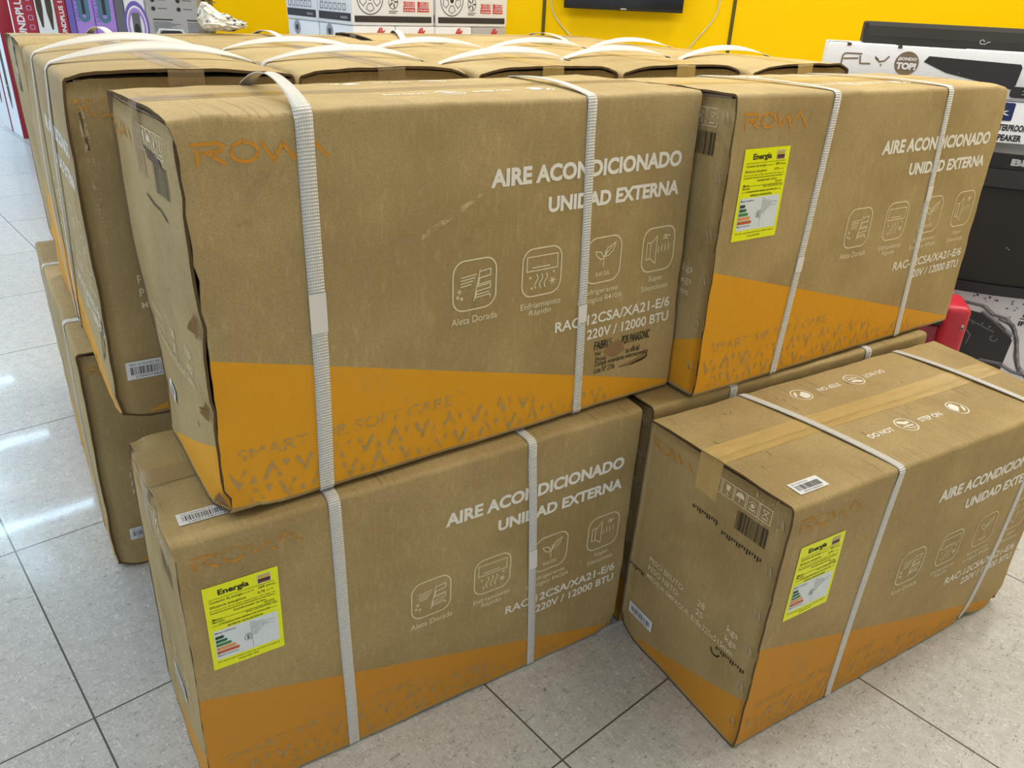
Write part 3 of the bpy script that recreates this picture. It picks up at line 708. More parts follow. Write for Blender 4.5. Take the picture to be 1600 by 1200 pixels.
barcode_sticker(A, fA, 'left', CD-.262, .085, .042, .026, 3, -.12)
# torn liner curls along the damaged vertical edge
for (z, h, dx) in ((.262, .030, .010), (.150, .026, .009), (.008, .034, .012)):
    mb = MB(); rn = random.Random(int(z*1000)); n = 7; V = []
    for j in range(n+1):
        t = j/n; e = math.sin(PI*t)
        for k in range(4):
            q = k/3; V.append((-.001-.010*e*math.sin(q*2.2)*(.6+.4*rn.random()), .004+.012*q*e*(1 if j % 2 else .7), z+h*t+.003*rn.uniform(-1, 1)))
    mb.add(V, [(j*4+k, j*4+k+1, (j+1)*4+k+1, (j+1)*4+k) for j in range(n) for k in range(3)], 'torn_paper', smooth=False)
    o = mb.build('torn_liner', A, fA); o['label'] = 'torn curl of cardboard liner'
# B - upper right
B_, fB = make_carton('upper right carton with yellow energy label, its left end partly behind the stamped carton', (.3297, 1.2883), R(34.41), UPZ,
    [(-1, -4, 0), (-2, 4, 9), (0, 0, 0), (0, 0, 0), (5, -5, 0), (-2, 5, 7), (0, 0, 0), (0, 0, 0)], bulge=(.003, .002, .003), seed=12, slit=.0035,
    dents=[((CL, 0, CH), .05, (-.004, .003, -.004))], body_prints=lambda mb: long_ends(mb, top=True), nx=60)
strap(B_, fB, .213, .249, .238, arch=.004, wd=.0165, seal=(.205, .232)); strap(B_, fB, .622, .597, .575, arch=.004, wd=.0165, seal=(.30, .33))
tape(B_, fB, 'tape_amber'); energy_label(B_, fB); staples(B_, fB, (.478, .387, .297, .217, .140, .060))
# C - lower left
C_, fC = make_carton('lower left carton with yellow energy label, standing on floor below the stamped carton', (-.4401, .7975), R(33.28), 0,
    [(5, 0, 0), (11, -4, -4), (0, 8, 0), (8, -7, -10), (-16, 0, 0), (-7, 3, -5), (0, 0, 0), (0, 0, 0)], bulge=(.003, .002, 0), seed=13, slit=.0045, topgap=.004, mat='cardboard_faded',
    dents=[((0, .12, CH), .06, (.006, 0, -.008)), ((0, .30, CH), .04, (.006, -.004, -.010)), ((CL, 0, 0), .05, (-.008, .006, .004)), ((.4, 0, 0), .12, (0, 0, .003))],
    body_prints=lambda mb: long_ends(mb, logo='faint_orange_print'), nx=64)
strap(C_, fC, .240, .226, .231, arch=.0, wd=.0185); strap(C_, fC, .611, .574, .58, arch=.0, wd=.0165, seal=(.25, .29), slack=.002)
tape(C_, fC, 'tape_clear', yc=.185, down=(.08, .08)); energy_label(C_, fC, .0305, .284, .1055, .149)
barcode_sticker(C_, fC, 'top', .022, .040, .078, .029, 4); barcode_sticker(C_, fC, 'left', CD-.16, .15, .075, .028, 9)
# D - lower right
def d_extra(mb):
    B = lambda b: CD-b
    rn = random.Random(5)
    for k in range(16):
        x, z = B(rn.uniform(.02, .085)), rn.uniform(.440, .500)
        prt(mb, 'left', stroke([(x, z), (x+rn.uniform(-.002, .006), z+rn.uniform(.006, .016))], .0016), 'tan_scuff', .0003)
    for k in range(26):
        x, z = rn.uniform(.60, .80), rn.uniform(.30, .345)
    for k in range(24):
        x, y = rn.uniform(.03, .70), rn.uniform(.06, .31)
        prt(mb, 'top', stroke([(x, y), (x+rn.uniform(-.004, .004), y+rn.uniform(.004, .014))], .0012), 'dim_print', .0004)
D_, fD = make_carton('lower right carton with open lid printed DO NOT STEP ON and its short end facing', (.411, .9534), R(31.58), 0,
    [(7, 0, 0), (4, -7, -1), (12, 14, 0), (2, -10, -11), (-11, 1, 0), (-14, 7, -18), (0, 0, 0), (-1, -5, -9)], bulge=(.003, .002, .003), seed=14, slit=.003, topgap=.004, mat='cardboard_faded',
    dents=[((0, CD, 0), .05, (.006, -.006, .004)), ((.69, 0, 0), .05, (0, .003, .012)), ((CL, 0, 0), .05, (-.006, .006, .010))],
    body_prints=lambda mb: long_ends(mb, top=True, holes=True, ink='cream_print', logo='faint_orange_print', extra=d_extra), nx=64)
strap(D_, fD, .245, .266, .217, arch=.003, wd=.0165, sag=-.010); strap(D_, fD, .675, .735, .677, arch=.004, wd=.0155, sag=.018)
tape(D_, fD, 'tape_amber', yc=.170, down=(.072, .08)); energy_label(D_, fD, .0405, .281, .108, .150); staples(D_, fD, (.478, .387, .297, .221, .140, .055))
barcode_sticker(D_, fD, 'top', .040, .022, .067, .029, 5, 0); barcode_sticker(D_, fD, 'left', CD-.301, .064, .068, .028, 6)
# K - lower, behind D
K_, fK = make_carton('lower carton wedged behind the one printed DO NOT STEP ON, carrying the upper right carton', (.2486, 1.2499), R(31.73), 0,
    [(-1, 5, 0), (4, -7, -3), (0, 0, 0), (0, 0, 0), (0, 0, 0), (-2, 2, -3), (0, 0, 0), (0, 0, 0)], bulge=(.0, .002, 0), seed=15, slit=.003, mat='cardboard_faded',
    body_prints=lambda mb: long_ends(mb, front=False), nx=40)
strap(K_, fK, .607, .607, .60, arch=0); strap(K_, fK, .20, .20, .2, arch=0); staples(K_, fK, (.478, .41, .35, .28, .21, .14))
tape(K_, fK, 'tape_amber', down=(.06, .06))
# E - upper back row, short ends to the viewer
def scuffs(mb):
    B = lambda b: CD-b
    prt(mb, 'left', poly([(.016, .480), (.022, .478), (.026, .44), (.028, .40), (.030, .36), (.027, .31), (.023, .32), (.020, .36), (.018, .40), (.015, .45)]), 'tan_scuff', .0003)
    prt(mb, 'left', stroke([(.018, .47), (.022, .42)], .003), 'dim_print', .0005)
    for k in range(5):
        rn = random.Random(k); x0, z0 = CL-.06-.04*k, .36-.05*k
        prt(mb, 'back', poly([(x0, z0), (x0+.03, z0+.05), (x0+.045, z0+.055), (x0+.018, z0-.01)]), 'tan_scuff', .0003)
    prt(mb, 'back', stroke([(CL-.02, .17), (CL-.05, .10), (CL-.08, .08), (CL-.06, .14), (CL-.03, .12)], .006), 'dim_print', .0004)
E1, fE1 = make_carton('leftmost carton of upper back row, barcode sticker on its end, loose straps down its side', (-.3551, 1.2844), R(123.81), UPZ,
    [(0, 0, 0), (0, -2, 8), (-3, 7, 0), (1, -4, 10), (0, 0, 0), (0, 0, -8), (5, 9, 0), (-2, -8, -14)], bulge=(.002, .002, .012), seed=16, slit=.001, topgap=.005, nz=.0022,
    dents=[((0, CD, CH), .04, (.004, -.004, -.004)), ((0, CD, 0), .05, (.006, -.006, .006))],
    body_prints=lambda mb: long_ends(mb, front=False, back=True, endlogo='faint_orange_print', ink='cream_print', marks=False, extra=scuffs))
strap(E1, fE1, .20, .20, .19, .45, arch=.018, wd=.019, backslack=.004, tilt=.7, mat='strap_smooth'); strap(E1, fE1, .52, .52, .51, .50, arch=.018, wd=.019, backslack=.006, tilt=.7, mat='strap_smooth')
tape(E1, fE1, 'tape_clear', down=(.02, .08)); barcode_sticker(E1, fE1, 'left', .020, .070, .080, .030, 7)
ERS = [('second carton from left in upper back row, behind middle of the stamped carton', (-.093, 1.5081), 123.21, [(0, 0, 0), (1, 2, 5), (0, 0, 0), (0, -2, 6), (0, 0, 0), (0, 0, -6), (0, 0, 0), (0, 0, -6)], .20, .50, .001, 21),
       ('third carton from left in upper back row, behind right half of the stamped carton', (.1857, 1.6925), 123.14, [(0, 0, 0), (1, 0, 7), (0, 0, 0), (1, 0, 5), (0, 0, 0), (0, 0, -4), (0, 0, 0), (0, 0, -4)], .17, .52, .003, 22),
       ('fourth carton from left in upper back row, behind right corner of the stamped carton', (.4723, 1.8755), 122.85, [(0, 0, 0), (-2, -2, 8), (0, 0, 0), (2, 3, 4), (0, 0, 0), (0, 0, -3), (0, 0, 0), (0, 0, -3)], .24, .57, .004, 23),
       ('rightmost carton of the upper back row, behind the upper right carton with energy label', (.7868, 2.0841), 122.76, [(0, 0, 0), (-2, -3, 10), (0, 0, 0), (3, 3, 1), (0, 0, 0), (0, 0, -3), (0, 0, 0), (0, 0, -3)], .26, .64, .004, 24)]
for lab, org, yw, of, s1, s2, tg, sd in ERS:
    rt_, f_ = make_carton(lab, org, R(yw), UPZ, of, bulge=(.001, .002, .011), seed=sd, slit=.001, topgap=tg, nz=.0024, body_prints=lambda mb: long_ends(mb, front=False, marks=False), nx=40,
        dents=[((0, 0, CH), .05, (.004, .003, -.006)), ((0, CD, CH), .05, (.004, -.003, -.006))])
    strap(rt_, f_, s1, s1, s1-.01, arch=.015, wd=.018, tilt=.6, mat='strap_smooth'); strap(rt_, f_, s2, s2, s2-.01, arch=.014, wd=.018, tilt=.6, mat='strap_smooth')
    tape(rt_, f_, 'tape_clear' if sd < 22 else 'tape_amber', down=(.022, .05))
# G - lower back row
G, fG = make_carton('lower carton at the far left standing on floor under the overhanging leftmost carton', (-.5652, 1.5219), R(123.81), 0,
    [(0, 0, 0), (0, 0, 0), (0, 4, 0), (1, -4, 0), (0, 0, 0), (0, 0, 0), (0, 0, 0), (0, 0, 0)], bulge=(.003, .003, 0), seed=31, slit=.001, topgap=.006, nz=.0022,
    dents=[((0, CD, 0), .05, (.004, -.004, .010))],
    body_prints=lambda mb: long_ends(mb, front=False, marks=False, ink='cream_print'), nx=40)
strap(G, fG, .185, .185, .185, arch=0); strap(G, fG, .60, .60, .60, arch=0); tape(G, fG, 'tape_clear', down=(.02, .05))
barcode_sticker(G, fG, 'left', .036, .070, .075, .029, 8)
for k in range(4):
    d = (k+1)*.358; yb = R(33.5)
    g2, f2 = make_carton('plain lower carton hidden beneath the upper back row of cartons', (-.5652+d*math.cos(yb)+.012*k, 1.5219+d*math.sin(yb)), R(123.3), 0, Z0, bulge=(.001, .002, 0), seed=40+k, body_prints=None, nx=20)
# F - rearmost upper row, long side to the viewer
F1, f1 = make_carton('rearmost upper carton on the left, crosswise behind the row, crumpled bag on top', (-1.126, 1.857), R(32.76), UPZ,
    [(0, 0, 0), (6, -1, -13), (-5, -1, 0), (-10, -1, -13), (0, 0, 0), (2, -1, -6), (0, 0, 0), (8, -3, -6)], bulge=(.002, .002, .008), seed=51, slit=.001, topgap=.010,
    body_prints=lambda mb: long_ends(mb, front=True, left=False, extra=lambda m2: [prt(m2, 'left', rect(.135, .185, a, a+.040), 'dim_print') for a in (.452, .395)]), nx=40)
strap(F1, f1, .20, .20, .19, arch=.016, wd=.017); strap(F1, f1, .60, .60, .61, arch=.010, wd=.017); tape(F1, f1, 'tape_clear', down=(.10, .06))
F2, f2 = make_carton('rearmost upper carton on the right, crosswise behind the row, nearest the wall television', (-.418, 2.334), R(32.32), UPZ,
    [(0, 0, 0), (-3, 1, -1), (0, 0, 0), (2, -1, 0), (0, 0, 0), (1, 0, 2), (0, 0, 0), (0, 0, 0)], bulge=(.002, .002, .008), seed=52, slit=.001, topgap=.010,
    body_prints=lambda mb: long_ends(mb, front=True, left=False), nx=40)
strap(F2, f2, .087, .087, .19, arch=.008, wd=.02); strap(F2, f2, .636, .636, .70, arch=.008, wd=.017); tape(F2, f2, 'tape_clear', down=(.06, .06))

# ------------------------------------------------------------------ room
def slab(name, x0, x1, y0, y1, z0, z1, mat, rz=0, piv=(0, 0)):
    mb = MB(); mb.box(x0, x1, y0, y1, z0, z1, mat); return struct(mb.build(name))
slab('floor', -9, 5.2, -4.2, 11, -.08, 0, 'floor_tile')
slab('ceiling', -9, 5.2, -4.2, 11, 2.85, 2.95, 'ceiling_white')
WY = 5.62
slab('wall_back', -2.02, 5.2, WY, WY+.15, 0, 2.85, 'wall_yellow')
slab('wall_right', 5.0, 5.2, -4.2, WY, 0, 2.85, 'wall_yellow')
k_ = WY/5.2
for i, x in enumerate((.0835*k_, 1.207*k_)): slab('trim_%d' % (i+1), x-.011, x+.011, WY-.006, WY, 0, 2.85, 'wall_seam')
mb = MB(); P = [(-2.09, 5.52), (-1.90, 5.20), (-1.52, 5.60), (-1.60, 5.78), (-2.0, 5.8)]
n = len(P); mb.add([(x, y, z) for z in (0, 2.85) for x, y in P], [tuple(range(n))[::-1], tuple(range(n, 2*n))]+[(i, (i+1) % n, (i+1) % n+n, i+n) for i in range(n)], 'wall_yellow')
struct(mb.build('wall_pillar'))
mb = MB(); mb.box(-2.30, -2.06, 5.62, 5.75, 0, 2.85, 'box_brown'); struct(mb.build('wall_gap_slab'))  # solid slab coloured dark brown where the gap beside the pillar is dark

# ------------------------------------------------------------------ television and cables
tv = thing('television', 'black flat television mounted on the yellow wall above the cartons', 'television', (.587, WY, 1.0863))
mb = MB(); mb.rbox(-.375, .375, -.105, -.055, 0, .46, .006, 'black_plastic'); mb.build('casing', tv)
mb = MB(); mb.box(-.366, .366, -.1075, -.1045, .020, .452, 'screen_glass'); mb.build('screen', tv)
mb = MB(); mb.box(-.018, .018, -.108, -.1045, .005, .013, 'silver_print'); mb.build('logo_plate', tv)
mb = MB(); mb.box(-.1, .1, -.055, -.0, .14, .34, 'dark_plastic'); mb.build('wall_bracket', tv)
def cable(path, label):
    mb = MB(); pts = []
    P = [Vector(p) for p in path]
    for i in range(len(P)-1):
        a, b, c, d = P[max(i-1, 0)], P[i], P[i+1], P[min(i+2, len(P)-1)]
        for t in range(8):
            t /= 8; pts.append(.5*((2*b)+(c-a)*t+(2*a-5*b+4*c-d)*t*t+(3*b-a-3*c+d)*t**3))
    pts.append(P[-1]); mb.tube(pts, .0045, 'cable_white', 6); tag(mb.build('cable'), label, 'cable', 'cables hanging on the yellow wall')
W5 = WY-.008
cable([(.12, W5, 1.45), (.13, W5, 1.13), (.165, W5, 1.03), (.24, W5, .95), (.40, W5, .80)], 'thin white cable hanging left of the wall television')
cable([(1.18, W5, 1.45), (1.205, W5, 1.17), (1.18, W5, 1.06), (1.10, W5, .95), (.98, W5, .80)], 'thin white cable hanging right of the wall television')

# ------------------------------------------------------------------ boxes with printed fronts
def pf(mb, shape, mat, off=.001):            # print on the front (y = 0) of a box
    V, Fc = shape; mb.add([(x, -off, z) for x, z in V], Fc, mat)
def pe(mb, shape, mat, off=.001):            # print on the left end (x = 0); s = 0 at the back
    V, Fc = shape; mb.add([(-off, -x, z) for x, z in V], Fc, mat)
def stars(mb, xs, zs, m): pass
WB = R(42.3); uw = Vector((math.cos(WB), math.sin(WB), 0)); vw = Vector((-math.sin(WB), math.cos(WB), 0))
W0 = Vector((-.820, 4.0, 0))
def wheel_box(o, label, front):
    L, D, H = .464, .322, .42
    r = thing('wheel_box', label, 'box', o, WB, 'white boxes stacked against the yellow wall')
    mb = MB(); mb.rbox(0, L, 0, D, 0, H, .004, 'box_white', 2)
    E = lambda sh, m, off=.001: mb.add([(-off, D-x, z) for x, z in sh[0]], sh[1], m)
    E(rect(.012, D-.012, .016, .050), 'box_ink'); E(text_fit('RADIO', D-.10, D-.04, .026, .036), 'box_white', .002)
    E(rect(.03, .055, .095, .135), 'box_ink'); 
    for k in range(5): E(rect(.07, .07+.05+.03*((k*7) % 3), .098+.009*k, .1015+.009*k), 'box_ink')
    for k in range(6): E(stroke([(.03+.042*k, .062), (.056+.042*k, .062), (.056+.042*k, .088), (.03+.042*k, .088)], .003, True), 'box_ink')
    pf(mb, rect(.012, L-.015, .014, .042), 'box_ink')
    cx, cz, rw = .098, .118, .070
    pf(mb, stroke(arc(cx, cz, rw, 0, 350, 35), .004, True), 'box_ink')
    for k in range(5):
        a = 90+72*k+36; q = []
        for aa, rr in ((a-20, .36), (a-25, .72), (a, .84), (a+25, .72), (a+20, .36)): q.append((cx+rw*rr*math.cos(R(aa)), cz+rw*rr*math.sin(R(aa))))
        pf(mb, stroke(q, .003, True), 'box_ink')
    pf(mb, poly(arc(cx, cz, .012, 0, 340, 12)), 'box_ink')
    cx, cz, rw = .226, .104, .026; pf(mb, stroke(arc(cx, cz, rw, 0, 350, 20, rw*1.2), .003, True), 'box_ink')
    for k in range(5): a = R(72*k); pf(mb, stroke([(cx+.006*math.cos(a), cz+.006*math.sin(a)), (cx+.024*math.cos(a), cz+.028*math.sin(a))], .006), 'box_ink')
    for k in range(2): pf(mb, rect(.200, .252-.01*k, .062-.008*k, .065-.008*k), 'box_ink')
    for k, (nn, l1, l2, l3, x) in enumerate((('3', 'años de', 'garantía', 'en el motor', .284), ('1', 'año de', 'garantía', 'en las partes', .366))):
        pf(mb, text_fit(nn, x, x+.014, .082, .108, .06), 'print_red')
        pf(mb, rect(x+.016, x+.066, .084, .106), 'print_red'); pf(mb, text_fit(l1, x+.018, x+.064, .096, .104, .02), 'box_white', .002); pf(mb, text_fit(l2, x+.018, x+.064, .086, .094, .02), 'box_white', .002)
        pf(mb, rect(x-.002, x+.068, .062, .080), 'print_red'); pf(mb, text_fit(l3, x+.002, x+.064, .066, .076, .02), 'box_white', .002)
    pf(mb, text_fit('*Posición ajustable sobre el asiento', .276, .436, .132, .142, .012), 'box_ink'); pf(mb, text_fit('*Tracción ajustable sobre la base', .276, .436, .150, .160, .012), 'box_ink')
    mb.build('printed_case', r); return r
for o, lab in ((W0, 'white box with wheel drawing at the corner of the stack, left of its twin'), (W0+vw*.328, 'white box at the far left of the wheel stack, only its end showing'),
               (W0+uw*.478, 'white box with wheel drawing, right end of the stack by the wall')):
    wheel_box((o.x, o.y, .9925), lab, True)
def low_box(o, L, D, label, rnd=False, folded=False):
    r = thing('storage_box', label, 'box', (o.x, o.y, 0), WB, 'white boxes under the wheel stack')
    mb = MB(); H = .99; mb.rbox(0, L, 0, D, 0, H, .004, 'box_white' if not folded else 'box_grey', 2)
    p = mb; pf(p, text_fit('4k', L*.55, L*.55+.05, .945, .985, .05), 'print_red'); p.add([(-.001, D-x, z) for x, z in arc(.10, .955, .034, 0, 340, 20)], [tuple(range(21))], 'box_lightgrey'); p.add([(-.002, D-x, z) for x, z in arc(.10, .955, .014, 0, 340, 14)], [tuple(range(15))], 'box_ink')
    p.build('printed_case', r)
low_box(W0+uw*.004+vw*.33, .22, .32, 'white lower box with round printed emblem at the left under the stack')
for k, lab in enumerate(('white lower box under the stack corner, left of the folded-top boxes', 'white lower box under the middle of the corner wheel box', 'white lower box under the gap between two wheel boxes', 'crumpled-lid grey lower box at the right end under the stack')):
    low_box(W0+uw*(.004+.235*k), .23, .32, lab, folded=(k == 3))

# shelf row at the left: tower speaker boxes and party speaker boxes
def tall_box(name, label, org, yaw, L, D, H, side, front, group, deco):
    r = thing(name, label, 'box', (org[0], org[1], 0), yaw, group); mb = MB(); mb.rbox(0, L, 0, D, 0, H, .004, side, 2)
    pf(mb, rect(.003, L-.003, .004, H-.004), front, .0008); deco(mb, L, D, H); mb.build('printed_case', r); return r
def tower(mb, cx, z0, z1, w):
    pf(mb, poly([(cx-w/2, z1), (cx-w/2, z0+.09), (cx-w*.1, z0), (cx+w*.2, z0), (cx+w/2, z0+.10), (cx+w/2, z1)]), 'box_brown', .0014)
    pf(mb, rect(cx-w*.3, cx+w*.3, z0+.16, z0+.17), 'box_lightgrey', .002)
def deco_red(mb, L, D, H):
    V, F = text2d('SOUNDPLUS 15', .03); bx = max(v[0] for v in V)
    z0, ln, hh, xx = (.735, .37, .040, L*.52) if L > .1 else (.775, .25, .024, L*.75)
    mb.add([(xx-hh*v[1]/.72, -.002, z0+ln*(v[0]/bx)) for v in V], F, 'box_white')
    if L > .1:
        for k in range(7): pf(mb, stroke(rrect(L*.80-.012, L*.80+.012, .80+.05*k, .822+.05*k, .006), .003, True), 'box_lilac', .002)
def deco_white(mb, L, D, H):
    tower(mb, L*.25, .862, H-.05, .033); tower(mb, L*.74, .852, H-.05, .033)
    for k in range(3): pf(mb, rect(L*.12, L*.45, .74-.018*k, .747-.018*k), 'box_lightgrey', .002); pf(mb, rect(L*.56, L*.9, .73-.018*k, .737-.018*k), 'box_lightgrey', .002)
def deco_one(mb, L, D, H):
    tower(mb, L*.5, .20, H-.12, .085)
def deco_purple(mb, L, D, H):
    pf(mb, stroke([(L*.30, H), (L*.30, .93)]+arc(L*.5, .93, L*.2, 180, 360, 12)+[(L*.70, H)], .022), 'box_teal', .0016); pf(mb, rect(L*.42, L*.60, .94, H-.02), 'box_ink', .0014)
    for k in range(2): pf(mb, stroke(arc(L*.5, .80-.02*k, .12, 200, 340, 8), .003), 'box_violet', .002)
    pf(mb, text_fit('x2', L*.72, L*.86, .80, .83), 'box_white', .002)
    V, F = text2d('LED LIGHT', .01); bx = max(v[0] for v in V)
    mb.add([(L*.20-.022*v[1], -.002, .90+.2*v[0]/bx) for v in V], F, 'box_violet')
def deco_ring(mb, L, D, H):
    for k, (rr, m) in enumerate(((.068, 'box_violet'), (.056, 'box_white'), (.050, 'box_purple'), (.038, 'box_white'))): pf(mb, poly(arc(L*.52, .885, rr, 0, 350, 26, rr*2.0)), m, .001+.0006*k)
    pf(mb, poly(rrect(L*.52-.022, L*.52+.022, .80, .96, .012)), 'box_midgrey', .004); pf(mb, poly(arc(L*.52, .87, .016, 0, 350, 16, .032)), 'box_ink', .005)
def deco_grey(mb, L, D, H):
    for c in range(2):
        x0 = .035+.19*c; pf(mb, rect(x0, x0+.11, .925, .932), 'box_ink', .002)
        for k in range(7): pf(mb, rect(x0, x0+.10+.05*((k*5+c) % 3)/2, .912-.008*k, .9155-.008*k), 'box_midgrey', .002)
    for r_ in range(3):
        for c in range(3): pf(mb, poly(arc(.045+.14*c, .985+.045*r_, .012, 0, 330, 9)), 'box_ink', .002); pf(mb, rect(.07+.14*c, .12+.14*c, .985+.045*r_, .990+.045*r_), 'box_midgrey', .002)
    pf(mb, poly([(.055, .845), (.085, .872), (.175, .872), (.205, .845), (.205, .70), (.055, .70)]), 'box_ink', .002); pf(mb, stroke([(.04, .83), (.065, .876), (.19, .876), (.215, .83)], .010), 'box_white', .003)
LY = R(10); lo = Vector((-2.4, 5.0, 0)); ul = Vector((math.cos(LY), math.sin(LY), 0))
def at_left(u): p = lo+ul*u; return (p.x, p.y)
SG = 'speaker boxes lined up by the left aisle'
tall_box('speaker_box', 'red tall speaker box with white vertical lettering, left of the white tower box', at_left(-.566), LY, .128, .25, 1.28, 'box_red', 'box_red', SG, deco_red)
tall_box('speaker_box', 'white tall box showing two dark tower speakers, between two red boxes', at_left(-.434), LY, .104, .25, 1.28, 'box_white', 'box_white', SG, deco_white)
tall_box('speaker_box', 'narrow red speaker box with white vertical lettering, beside the purple boxes', at_left(-.327), LY, .060, .25, 1.28, 'box_red', 'box_red', SG, deco_red)
tall_box('speaker_box', 'violet-sided speaker box squeezed between red box and purple boxes', at_left(-.264), LY, .036, .25, 1.27, 'box_violet', 'box_violet', SG, lambda *a: None)
PG = 'purple party speaker boxes'
tall_box('speaker_box', 'purple box with teal ring light picture, left one of the pair', at_left(-.225), LY, .104, .22, 1.26, 'box_purple', 'box_purple', PG, deco_purple)
tall_box('speaker_box', 'purple box with teal ring light picture, right one of the pair', at_left(-.118), LY, .112, .22, 1.26, 'box_purple', 'box_purple', PG, deco_purple)
tall_box('speaker_box', 'dark grey filler standing for the dark gap between purple box and ringed box', at_left(-.003), LY, .05, .22, 1.26, 'box_midgrey', 'box_midgrey', PG, lambda *a: None)  # solid block, its dark grey colour stands in for the shaded gap
tall_box('speaker_box', 'white box printed with purple oval rings around a speaker', at_left(.050), LY, .112, .22, 1.26, 'box_white', 'box_white', PG, deco_ring)
tall_box('speaker_box', 'large grey box with small black print and icons, next to yellow pillar', at_left(.166), LY, .29, .28, 1.28, 'box_grey', 'box_grey', PG, deco_grey)
# nearer boxes standing along the aisle, their bottoms visible on the tiles
for k in range(2):
    d = .372*k; px, py = -3.80-.663*d, 6.12+.733*d
    lab = ('nearer aisle box on the floor, white with one dark tower speaker and red edge', 'farther aisle box cut by the left frame edge, white front and red edge')[k]
    yaw = R(-48); L = .33
    ox, oy = px-L*math.cos(yaw), py-L*math.sin(yaw)
    tall_box('speaker_box', lab, (ox, oy), yaw, L, .09, 1.15, 'box_red', 'box_white', 'white and red boxes standing along the aisle', deco_one)

# ------------------------------------------------------------------ right side: sound equipment
RY = R(-15); FO = (.9557, 2.75)
fb = thing('soundbar_box', 'long white soundbar box with grey logo and round badge, under the black soundbar', 'box', (FO[0], FO[1], 0), RY)
mb = MB(); mb.rbox(0, .98, 0, .17, .930, 1.068, .003, 'box_white', 2); 
lg = 'box_bronze'; sk = lambda pts, w=.0045: pf(mb, stroke(pts, w), lg)
sk([(.048, 1.003), (.048, 1.026)]+arc(.060, 1.026, .012, 180, 90, 5)+[(.105, 1.038)]); sk([(.052, 1.022), (.096, 1.025)]); sk([(.100, 1.033), (.104, 1.010), (.135, 1.011)])
sk([(.146, 1.030), (.160, 1.018), (.175, 1.022), (.186, 1.036)]); pf(mb, poly([(.142, 1.036), (.158, 1.026), (.150, 1.022)]), lg); pf(mb, poly(arc(.166, 1.009, .003, 0, 330, 8)), lg)
pf(mb, poly(arc(.240, 1.018, .035, 0, 350, 30)), lg); pf(mb, text_fit('¡SONDO', .213, .267, 1.024, 1.036, .05), 'box_white', .002); pf(mb, text_fit('TOP!', .211, .269, 1.000, 1.021, .06), 'box_white', .002)
pf(mb, poly([(.288, 1.026), (.300, 1.043), (.560, 1.035), (.566, 1.026), (.562, .975), (.550, .963), (.36, .998)]), 'dark_plastic'); pf(mb, poly(arc(.395, 1.000, .0015, 0, 330, 8)), 'box_lightgrey', .002)
pf(mb, poly(rrect(.552, .70, .940, .972, .010)), 'dark_plastic', .002); pf(mb, text_fit('= -', .585, .61, .948, .962), 'box_lightgrey', .003); pf(mb, rect(.45, .60, .934, .936), 'box_lightgrey'); 
for x in (.055, .205): mb.box(x, x+.012, -.0012, .02, 1.060, 1.0685, 'box_brown')
mb.box(.0, .06, .02, .04, 1.066, 1.0695, 'box_brown'); mb.box(.20, .40, .01, .03, 1.066, 1.0695, 'box_brown')
mb.build('printed_case', fb)
sb = thing('soundbar', 'black soundbar lying on top of the long white box by the yellow wall', 'soundbar', (FO[0], FO[1], 1.0695), RY)
mb = MB()
prof = [(.062, .0), (.058, .022), (.062, .050), (.072, .062), (.125, .062), (.135, .05), (.135, 0)]
n = len(prof); x0, x1 = .108, .96
mb.add([(x, y, z) for x in (x0, x1) for y, z in prof], [tuple(range(n)), tuple(range(2*n-1, n-1, -1))]+[(i, i+n, (i+1) % n+n, (i+1) % n) for i in range(n)], 'soundbar_cloth'); mb.build('body', sb)
mb = MB(); y = .0605
mb.add([(x, y-.003, z) for x, z in stroke(arc(.449, .020, .006, 0, 300, 10)+[(.458, .014), (.466, .021), (.472, .020)], .002)[0]], stroke(arc(.449, .020, .006, 0, 300, 10)+[(.458, .014), (.466, .021), (.472, .020)], .002)[1], 'silver_print'); mb.build('logo_plate', sb)
mb = MB(); mb.rbox(x0-.006, x0+.004, .060, .135, .001, .060, .003, 'black_plastic', 2); mb.build('end_cap', sb)
# carton of a waterproof speaker, stands behind the big speaker
def splash(mb, x0, z0, sc, seed):
    rn = random.Random(seed)
    for k in range(30):
        a = (x0+rn.uniform(-.1, .35)*sc, z0+rn.uniform(-.02, .30)*sc); r = rn.uniform(.0015, .004)
        pf(mb, poly(arc(a[0], a[1], r, 0, 330, 7, r*rn.uniform(.5, 1.2))), rn.choice(('box_midgrey', 'box_ink', 'box_lightgrey')), .0012)
wb = thing('speaker_box', 'white waterproof speaker box with blue logo square, below the long soundbar box', 'box', (FO[0], FO[1], 0), RY)
mb = MB(); mb.rbox(.02, .99, .002, .30, 0, .928, .003, 'box_white', 2)
mb2 = mb; off = .0
P2 = lambda sh, m, o=.001: mb.add([(x, .002-o, z) for x, z in sh[0]], sh[1], m)
P2(poly(rrect(.50, .580, .872, .925, .005)), 'box_navy'); P2(text_fit('BK', .515, .570, .888, .902, .03), 'box_white', .002)
P2(text_fit('WATERPROOF', .524, .628, .842, .862, .04), 'box_ink'); P2(text_fit('SPEAKER', .546, .624, .812, .832, .04), 'box_ink'); P2(text_fit('Bidirectional', .52, .596, .795, .804), 'box_midgrey'); P2(text_fit('Resistant plus', .50, .592, .778, .787), 'box_midgrey'); P2(text_fit('5.', .555, .572, .756, .772, .02), 'box_midgrey')
rn = random.Random(4)
for k in range(22):
    x, z = rn.uniform(.56, .75), rn.uniform(.74, .82); P2(poly(arc(x, z, rn.uniform(.001, .003), 0, 330, 7)), 'box_midgrey')
P2(stroke([(.60, .74), (.63, .77), (.68, .79), (.72, .84)], .004), 'box_lightgrey'); P2(stroke([(.62, .74), (.66, .765), (.74, .78)], .005), 'box_midgrey')
mb.build('printed_case', wb)
